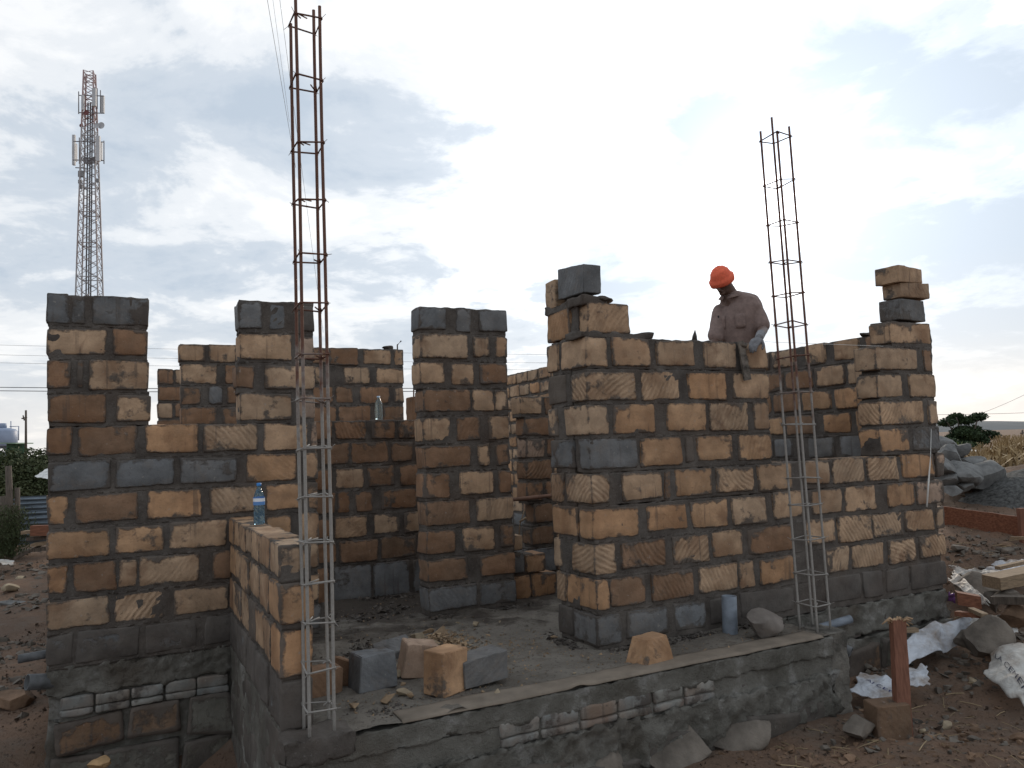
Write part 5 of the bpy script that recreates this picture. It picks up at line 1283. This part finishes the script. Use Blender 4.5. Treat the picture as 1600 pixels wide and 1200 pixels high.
# dry maize
MA = leafmat('dry_maize_leaves', (.22, .15, .075), (.40, .29, .155)); MG = leafmat('green_maize_leaves', (.14, .20, .07), (.25, .30, .12))
def maize(mb, p, h, rs):
    top = p + Vector((rs.uniform(-.12, .12), rs.uniform(-.12, .12), h)); tube(mb, [p, p.lerp(top, .5) + Vector((rs.uniform(-.04, .04), 0, 0)), top], .014, 5, taper=[1, .9, .4])
    for k in range(9):
        b_ = p.lerp(top, .18 + .085 * k); a = rs.uniform(0, 6.28); l_ = rs.uniform(.3, .6); o_ = Vector((math.cos(a), math.sin(a), 0)); w = Vector((-math.sin(a), math.cos(a), 0)) * rs.uniform(.018, .035)
        mid = b_ + o_ * l_ * .45 + Vector((0, 0, l_ * rs.uniform(.1, .35))); e_ = b_ + o_ * l_ * rs.uniform(.6, .9) + Vector((0, 0, -l_ * rs.uniform(.1, .7)))
        mb.add([b_ - w * .5, b_ + w * .5, mid + w, mid - w, e_], [[0, 1, 2, 3], [3, 2, 4]])
    for k in range(5): a = rs.uniform(0, 6.28); tube(mb, [top, top + Vector((math.cos(a) * .08, math.sin(a) * .08, .16))], .005, 4)
rs = random.Random(4); mb = MB()
for i in range(430):
    Y = rs.uniform(14.5, 22); x = rs.uniform(1512, 1720); p = aty(x, 700, Y); gy = gz(p.x, p.y)
    h = (CH - gy) - .52 + rs.uniform(-.18, .14) + (.10 if x > 1560 else -.12)
    maize(mb, Vector((p.x, p.y, gy)), h, rs)
tag(mb.build('maize_field', MA, smooth=False), 'dense patch of dry yellow maize stalks behind the gravel heap', 'maize', kind='stuff')
mb = MB(); rs = random.Random(9)
for dx in (0, 5, -4): p = aty(1499 + dx, 700, 13.6 + dx * .05); maize(mb, Vector((p.x, p.y, gz(p.x, p.y))), CH - gz(p.x, p.y) - .42 + .06 * dx / 5, rs); maize(mb, Vector((p.x, p.y, gz(p.x, p.y))), CH - gz(p.x, p.y) - .5, rs)
tag(mb.build('maize_plant', MG, smooth=False), 'greener maize plants standing between the stone heap and the dry patch', 'maize')
# distant hills at the right
mb = MB(); n = 120; vs = []; fs = []
for i in range(n + 1):
    x = 100 + i * 14; h = (24 + 12 * math.sin(i * .06 + 1.2) + 5 * nz((i * .2, 0, 0), 1.)) * sst(i, 0, 22)
    for j in range(6): vs.append((x, 900 + j * 60, -3 + h * math.sin(math.pi * j / 10) + (1.5 * nz((i, j, 0), .7) if j else 0)))
for i in range(n):
    for j in range(5): a = i * 6 + j; fs.append([a, a + 6, a + 7, a + 1])
mb.add(vs, fs); tag(mb.build('hills', simple('hazed_hill_cover', (.085, .105, .12), .95, .2, .01, 0)), kind='structure')  # blue grey of the distant air is put into the hill colour
# shed roof behind the maize
shd = empty('shed', aty(1533, 712, 34), 'low shed with pale flat iron roof beyond the dry maize', 'shed')
a_, b_ = aty(1512, 706, 34), aty(1562, 706, 34)
mb = MB(); strip(mb, a_ - zh * .02, b_ + zh * .12, Vector((0, 1, 0)), zh, 2.2, 2.2, .05); mb.build('roof', simple('pale_iron_roof', (.5, .5, .48), .5), shd, False)
mb = MB(); strip(mb, a_ + Vector((.1, .3, -.75)), b_ + Vector((-.1, .3, -.7)), Vector((0, 1, 0)), zh, 1.6, 1.6, 1.4); mb.build('wall', simple('dark_shed_wall', (.05, .045, .04), .9), shd, False)

# ------------------------------------------------------------------ left background
HG = leafmat('hedge_leaves', (.035, .05, .02), (.085, .095, .045))
mb = MB(); rs = random.Random(2)
for i in range(150):
    x = rs.uniform(-60, 110); y = rs.uniform(714, 790); Y = 16.5 + rs.uniform(-.8, .8) + (790 - y) * .01
    leaves(mb, aty(x, y, Y), (.5, .45, .24), 170, .085, i)
tag(mb.build('hedge', HG, smooth=False), 'overgrown green hedge behind the iron sheet fence at the left', 'hedge')
mb = MB(); rs = random.Random(3)
for i in range(26): leaves(mb, aty(rs.uniform(-20, 34), rs.uniform(800, 866), 12.9), (.3, .3, .18), 200, .05, 300 + i, 3.5, .8)
tag(mb.build('weeds', HG, smooth=False), 'low weeds at the foot of the wooden posts', 'weeds', kind='stuff')
fen = empty('iron_sheet_fence', aty(48, 852, 13.6), 'fence of horizontal blue grey corrugated iron sheets at the left', 'fence')
IR = simple('blue_grey_iron', (.19, .23, .27), .5, .25, 3., .2, .01, .3, stretch=(1, 1, 6))
for (y0, y1) in ((776, 800), (797, 826), (822, 852)):
    A0 = aty(22, y0, 13.6); A1 = aty(22, y1, 13.6); B0 = aty(150, y0 - 1, 13.9)
    mb = MB()
    def P(s, t): p = A0.lerp(B0, s); return Vector((p.x, p.y + .018 * math.sin(t * 22) + .01 * nz((s * 5, t, 0), 1), A0.z * (1 - t) + A1.z * t))
    gridsheet(mb, P, 24, 30); mb.build('iron_sheet', IR, fen)
for i, (x0, y0, x1, y1, w) in enumerate([(13, 728, 16, 880, .06), (27, 762, 25, 850, .05), (5, 775, 6, 868, .08), (20, 790, 19, 836, .05)]):
    mb = MB(); tube(mb, [aty(x0, y0, 13.1 + .1 * i), aty((x0 + x1) / 2 + 1, (y0 + y1) / 2, 13.1 + .1 * i), aty(x1, y1, 13.1 + .1 * i)], w, 9, taper=[.8, .95, 1])
    tag(mb.build('wooden_post', WOODV), ['tall rough post nearest the hedge top, left of the iron fence', 'thin post at the end of the iron fence', 'stout short post at the very left edge', 'thin stick leaning between the left posts'][i], 'post', 'rough posts by the iron fence')
for i, (x0, y0, x1, y1) in enumerate([(36, 832, 100, 826), (44, 842, 100, 838), (50, 835, 100, 833), (24, 872, 66, 852), (52, 851, 100, 845), (56, 859, 100, 853)]):
    plank(aty(x0, y0, 12.4), aty(x1, y1, 12.5), .16, .05, WOODV if i % 2 else WOOD, ['uppermost weathered plank in the pile against the iron fence', 'third plank from the top of the pile by the iron fence', 'second plank from the top of the pile by the iron fence', 'plank slanting down to the left from the pile by the iron fence', 'fourth plank from the top of the pile by the iron fence', 'lowest level plank of the pile by the iron fence'][i], 'planks piled by the iron fence')
plank(aty(50, 829, 12.3), aty(100, 828, 12.3), .1, .16, WOODR, 'thick brown timber on top of the plank pile by the iron fence', 'planks piled by the iron fence')
sheet('torn_sack', [aty(-10, 884, 11.2), aty(22, 886, 11.2), aty(20, 880, 11.8), aty(-10, 877, 11.8)], SACK2, 'white torn sheet lying on the dirt at the far left', 'sack', 20, .03, 4, .02, .1, 22.)
sheet('iron_scrap', [aty(53, 747, 15.2), aty(84, 750, 15.2), aty(84, 731, 15.6), aty(70, 735, 15.6)], simple('white_iron', (.7, .7, .68), .4), 'bent white iron sheet lying on the hedge by the house corner', 'iron sheet', 20, .03, 6, 0, .05, 24.)
for i, (x, y, s) in enumerate([(62, 876, .07), (45, 892, .09), (30, 905, .10), (60, 905, .07), (15, 918, .13), (55, 930, .06), (68, 862, .08)]):
    o = rock('rock', atz(x, y, -.3), (s, s, s * .6), random.choice((ROCK, PALER)), None, 8, .1, None, 2); tag(o, ['small stone on the dirt just below the plank pile', 'small stone left of the house corner, upper left one', 'stone in the middle of the left dirt patch', 'small stone nearest the house corner on the dirt', 'bigger stone near the left edge on the dirt', 'lowest small stone on the dirt beside the house', 'small stone tight against the left corner of the house'][i], 'rock', 'small stones on the left dirt')
# water tank on its frame, container, utility pole
TB = simple('blue_grey_tank', (.30, .36, .48), .45, .1, 1.)
tw = empty('water_tank_tower', aty(6, 706, 60), 'blue grey water tank on a steel frame at the far left edge', 'water tank')
c = aty(3, 685, 60); mb = MB(); lathe(mb, c - zh * .65, [(0, .95), (.1, 1.05), (1.2, 1.05), (1.35, .9), (1.45, .5)], 24); mb.build('tank', TB, tw)
mb = MB(); lathe(mb, c + zh * .78, [(0, .32), (.35, .32), (.4, .25)], 16); mb.build('tank_lid', TB, tw)
mb = MB()
for dx in (-.9, -.3, .3, .9): tube(mb, [c + Vector((dx, 0, -.65)), c + Vector((dx * 1.05, 0, -2.2))], .06, 6)
for dx in (-.9, -.3, .3): tube(mb, [c + Vector((dx, 0, -.7)), c + Vector((dx + .6, 0, -2.)),], .04, 6)
tube(mb, [c + Vector((-1, 0, -.72)), c + Vector((1.3, 0, -.72))], .08, 6); mb.build('steel_frame', TB, tw)
mb = MB(); tube(mb, [c + Vector((.6, 0, .9)), c + Vector((1.3, 0, .9)), c + Vector((1.3, 0, -.2))], .04, 6); tube(mb, [aty(17.5, 690, 60), aty(17, 658, 60)], .035, 6); mb.build('overflow_pipe', TB, tw)
ct = empty('container_shed', aty(25, 705, 55), 'green ribbed container shed beside the water tank', 'container')
mb = MB(); a_, b_ = aty(10, 700, 55), aty(38.5, 700, 55)
def P(s, t): p = a_.lerp(b_, s); return p + Vector((0, .05 * (1 if int(s * 40) % 2 else 0), -1. + 1.32 * t))
gridsheet(mb, P, 80, 2); mb.build('side_panel', simple('green_steel', (.13, .24, .16), .6, .2, 1.), ct, False)
mb = MB(); strip(mb, a_ + zh * .34, b_ + zh * .34, Vector((0, 1, 0)), zh, 2., 2., .08); mb.build('roof', simple('pale_green_steel', (.25, .36, .27), .6, .2, 1.), ct, False)
up = empty('utility_pole', aty(40, 705, 52), 'slim wooden utility pole with short crossarm behind the hedge', 'utility pole')
mb = MB(); tube(mb, [aty(40.5, 716, 52), aty(40.5, 641, 52)], .085, 8, taper=[1, .75]); mb.build('pole', WOODV, up)
mb = MB(); tube(mb, [aty(34, 654, 52), aty(42, 652, 52)], .05, 6); tube(mb, [aty(36, 649, 52), aty(38, 657, 52)], .04, 6); mb.build('crossarm', WOODV, up)
up2 = empty('utility_pole', aty(1597, 690, 90), 'small utility pole on the skyline at the right edge', 'utility pole')
mb = MB(); tube(mb, [aty(1597.5, 692, 90), aty(1597.5, 672, 90)], .09, 8); mb.build('pole', WOODV, up2)
mb = MB(); tube(mb, [aty(1594, 677, 90), aty(1601, 676, 90)], .07, 6); mb.build('crossarm', WOODV, up2)
# overhead lines
WIRE = simple('dark_cable', (.10, .10, .11), .6, .1, 1., 0)
def wire(x0, y0, x1, y1, Y0, Y1, r, label, sag=.3):
    a, b = aty(x0, y0, Y0), aty(x1, y1, Y1); mb = MB(); n = 24
    tube(mb, [a.lerp(b, k / n) - zh * sag * 4 * (k / n) * (1 - k / n) for k in range(n + 1)], r, 5, False)
    tag(mb.build('power_line', WIRE), label, 'cable', 'overhead lines')
for y0, y1, l in [(537.5, 548, 'topmost pale power line crossing behind the left piers'), (553, 561, 'second power line down behind the left piers'), (565.5, 572, 'third power line down behind the left piers')]:
    wire(-60, y0, 860, y1 + 6, 55, 55, .010, l, .1)
for y0, y1, l in [(604.5, 605, 'upper thick cable of the low pair behind the left piers'), (610, 609.5, 'lower thick cable of the low pair behind the left piers')]:
    wire(-60, y0, 860, y1, 45, 45, .022, l, .1)
wire(1440, 648, 1700, 640, 60, 60, .014, 'upper thin line crossing the sky right of the pier', .1)
wire(1440, 672, 1650, 590, 60, 60, .012, 'thin line rising to the right over the tree', .5)
wire(411, -40, 462, 262, 9, 14, .0032, 'leftmost thin cable dropping behind the left rebar cage', .0)
wire(432, -40, 505, 520, 9, 17, .0026, 'rightmost thin cable dropping behind the left rebar cage', .0)
wire(421, -40, 452, 190, 9, 13, .0022, 'faint middle cable beside the left rebar cage', .0)

# ------------------------------------------------------------------ lattice telecom tower
TY = 75.
twr = empty('telecom_tower', aty(140, 706, TY), 'tall red and white lattice telecom tower with antennas behind the left pier', 'tower')
def tw_mat():
    m, t, b = mat('tower_paint'); pos = N(t, 'ShaderNodeNewGeometry').outputs['Position']; s = N(t, 'ShaderNodeSeparateXYZ'); L(t, pos, s.inputs[0])
    z0 = aty(140, 700, TY).z; z1 = aty(140, 113, TY).z
    f = mth(t, 'DIVIDE', mth(t, 'SUBTRACT', s.outputs[2], z0), z1 - z0)
    L(t, ramp(t, f, [(0., (.36, .35, .36)), (.47, (.33, .28, .275)), (.66, (.38, .36, .37)), (.84, (.34, .22, .215)), (.93, (.36, .25, .245))], 'CONSTANT'), b.inputs['Base Color']); b.inputs['Roughness'].default_value = .6; return m
TP = tw_mat()
def ctr(y): return aty(140 + (y - 113) * .0, y, TY)
zT, zB = aty(140, 113, TY).z, aty(140, 706, TY).z
xT = aty(140, 113, TY).x; xB = aty(140, 706, TY).x
xC = aty(140, 300, TY).x
def tc_(z): k = (z - zB) / (zT - zB); return Vector((xB + (xT - xB) * k, TY, z)), .5 * (3.15 * (1 - k) + .62 * k if k < .75 else (3.15 * .25 + .62 * .75) * (1 - (k - .75) * 1.0) )
def hw(z): k = (z - zB) / (zT - zB); return max(.44, .44 + .9 * (1 - k))
TYAW = math.radians(14)
def corner_(i, z):
    k = (z - zB) / (zT - zB); c = Vector((xB + (xT - xB) * k, TY, z)); w = hw(z)
    a, b = ((-1, -1), (1, -1), (1, 1), (-1, 1))[i]
    x, y = a * w, b * w; return c + Vector((x * math.cos(TYAW) - y * math.sin(TYAW), x * math.sin(TYAW) + y * math.cos(TYAW), 0))
for i in range(4):
    mb = MB(); tube(mb, [corner_(i, zB + (zT - zB) * k / 20) for k in range(21)], .075, 5); mb.build('tower_leg', TP, twr)
mb = MB(); z = zB; lv = []
while z < zT: lv.append(z); z += hw(z) * 1.25
lv.append(zT)
for j in range(len(lv) - 1):
    for i in range(4):
        n_ = (i + 1) % 4
        tube(mb, [corner_(i, lv[j]), corner_(n_, lv[j + 1])], .030, 4, False)
        tube(mb, [corner_(n_, lv[j]), corner_(i, lv[j + 1])], .030, 4, False)
        if j % 3 == 0: tube(mb, [corner_(i, lv[j]), corner_(n_, lv[j])], .045, 4, False)
mb.build('lattice_bracing', TP, twr)
mb = MB()
for dx in (-.25, 0, .2): tube(mb, [Vector((xC + dx, TY, zB)), Vector((xC + dx, TY, aty(140, 160, TY).z))], .07, 5)
mb.build('cable_ladder', simple('dark_feeder', (.09, .09, .10), .7), twr)
ANT = simple('antenna_grey', (.55, .56, .58), .5, .1, 1., 0); 
def antenna(x, y0, y1, w, dY=0.):
    mb = MB(); a, b = aty(x, y0, TY + dY), aty(x, y1, TY + dY); strip(mb, a, b, Vector((1, 0, 0)), Vector((0, 1, 0)), w, w, .22, 4); o = mb.build('panel_antenna', ANT, twr, False)
for x, y0, y1, w, d in [(147.5, 138, 166, .36, -1.2), (160.5, 150, 177, .30, 0), (129.5, 149, 172, .22, -1), (115.5, 211, 258, .26, 0), (118.5, 225, 252, .22, 1), (153.5, 213, 252, .38, -1.4), (158, 222, 250, .2, 0)]: antenna(x, y0, y1, w, d)
MST = simple('mount_steel', (.2, .19, .2), .6, .1, 1., 0)
for x, y0, y1 in [(123, 143, 178), (157, 141, 176), (152, 138, 170), (162.5, 220, 256), (124, 215, 256), (133, 214, 255)]: mb = MB(); tube(mb, [aty(x, y0, TY), aty(x, y1, TY)], .05, 5); mb.build('mount_pole', MST, twr)
for y, x0, x1 in [(176, 123, 163), (149, 124, 162), (250, 114, 163), (221, 115, 162), (262, 118, 135)]: mb = MB(); tube(mb, [aty(x0, y, TY - .6), aty(x1, y + 1, TY - .6)], .055, 5); mb.build('mount_arm', MST, twr)
mb = MB()
for k in range(5):
    y = 246 + k * 2.2
    tube(mb, [aty(131, y - 1, TY - 1.), aty(140, y + 2, TY - 1.), aty(149, y - 1, TY - 1.)], .06, 5)
mb.build('service_platform', MST, twr)
for x, y, r_, d in [(158, 196, .34, -.8), (135, 176, .28, -1.), (151, 196, .28, -1.), (127, 196, .2, 0)]:
    mb = MB(); c = aty(x, y, TY + d)
    vs = []; fs = []; n = 20
    for k in range(5):
        rr = r_ * (1 - k * .2); 
        for q_ in range(n): a = 2 * math.pi * q_ / n; vs.append(c + Vector((math.cos(a) * rr, .22 * (k / 4), math.sin(a) * rr)))
    for k in range(4):
        for q_ in range(n): fs.append([k * n + q_, k * n + (q_ + 1) % n, (k + 1) * n + (q_ + 1) % n, (k + 1) * n + q_])
    fs.append(list(range(n))); mb.add(vs, fs); mb.build('dish_antenna', ANT if x > 150 else simple('red_dish', (.2, .07, .07), .6), twr)
for x, y, s_ in [(127, 272, .5), (125, 284, .3), (153, 282, .3), (126, 292, .3)]:
    mb = MB(); c = aty(x, y, TY - .7); strip(mb, c + zh * s_ * .6, c - zh * s_ * .6, Vector((1, 0, 0)), Vector((0, 1, 0)), s_, s_, s_ * .6, 3); mb.build('radio_unit', simple('radio_grey', (.25, .25, .26), .6, .1, 1., 0), twr, False)
print('objects', len(bpy.data.objects))
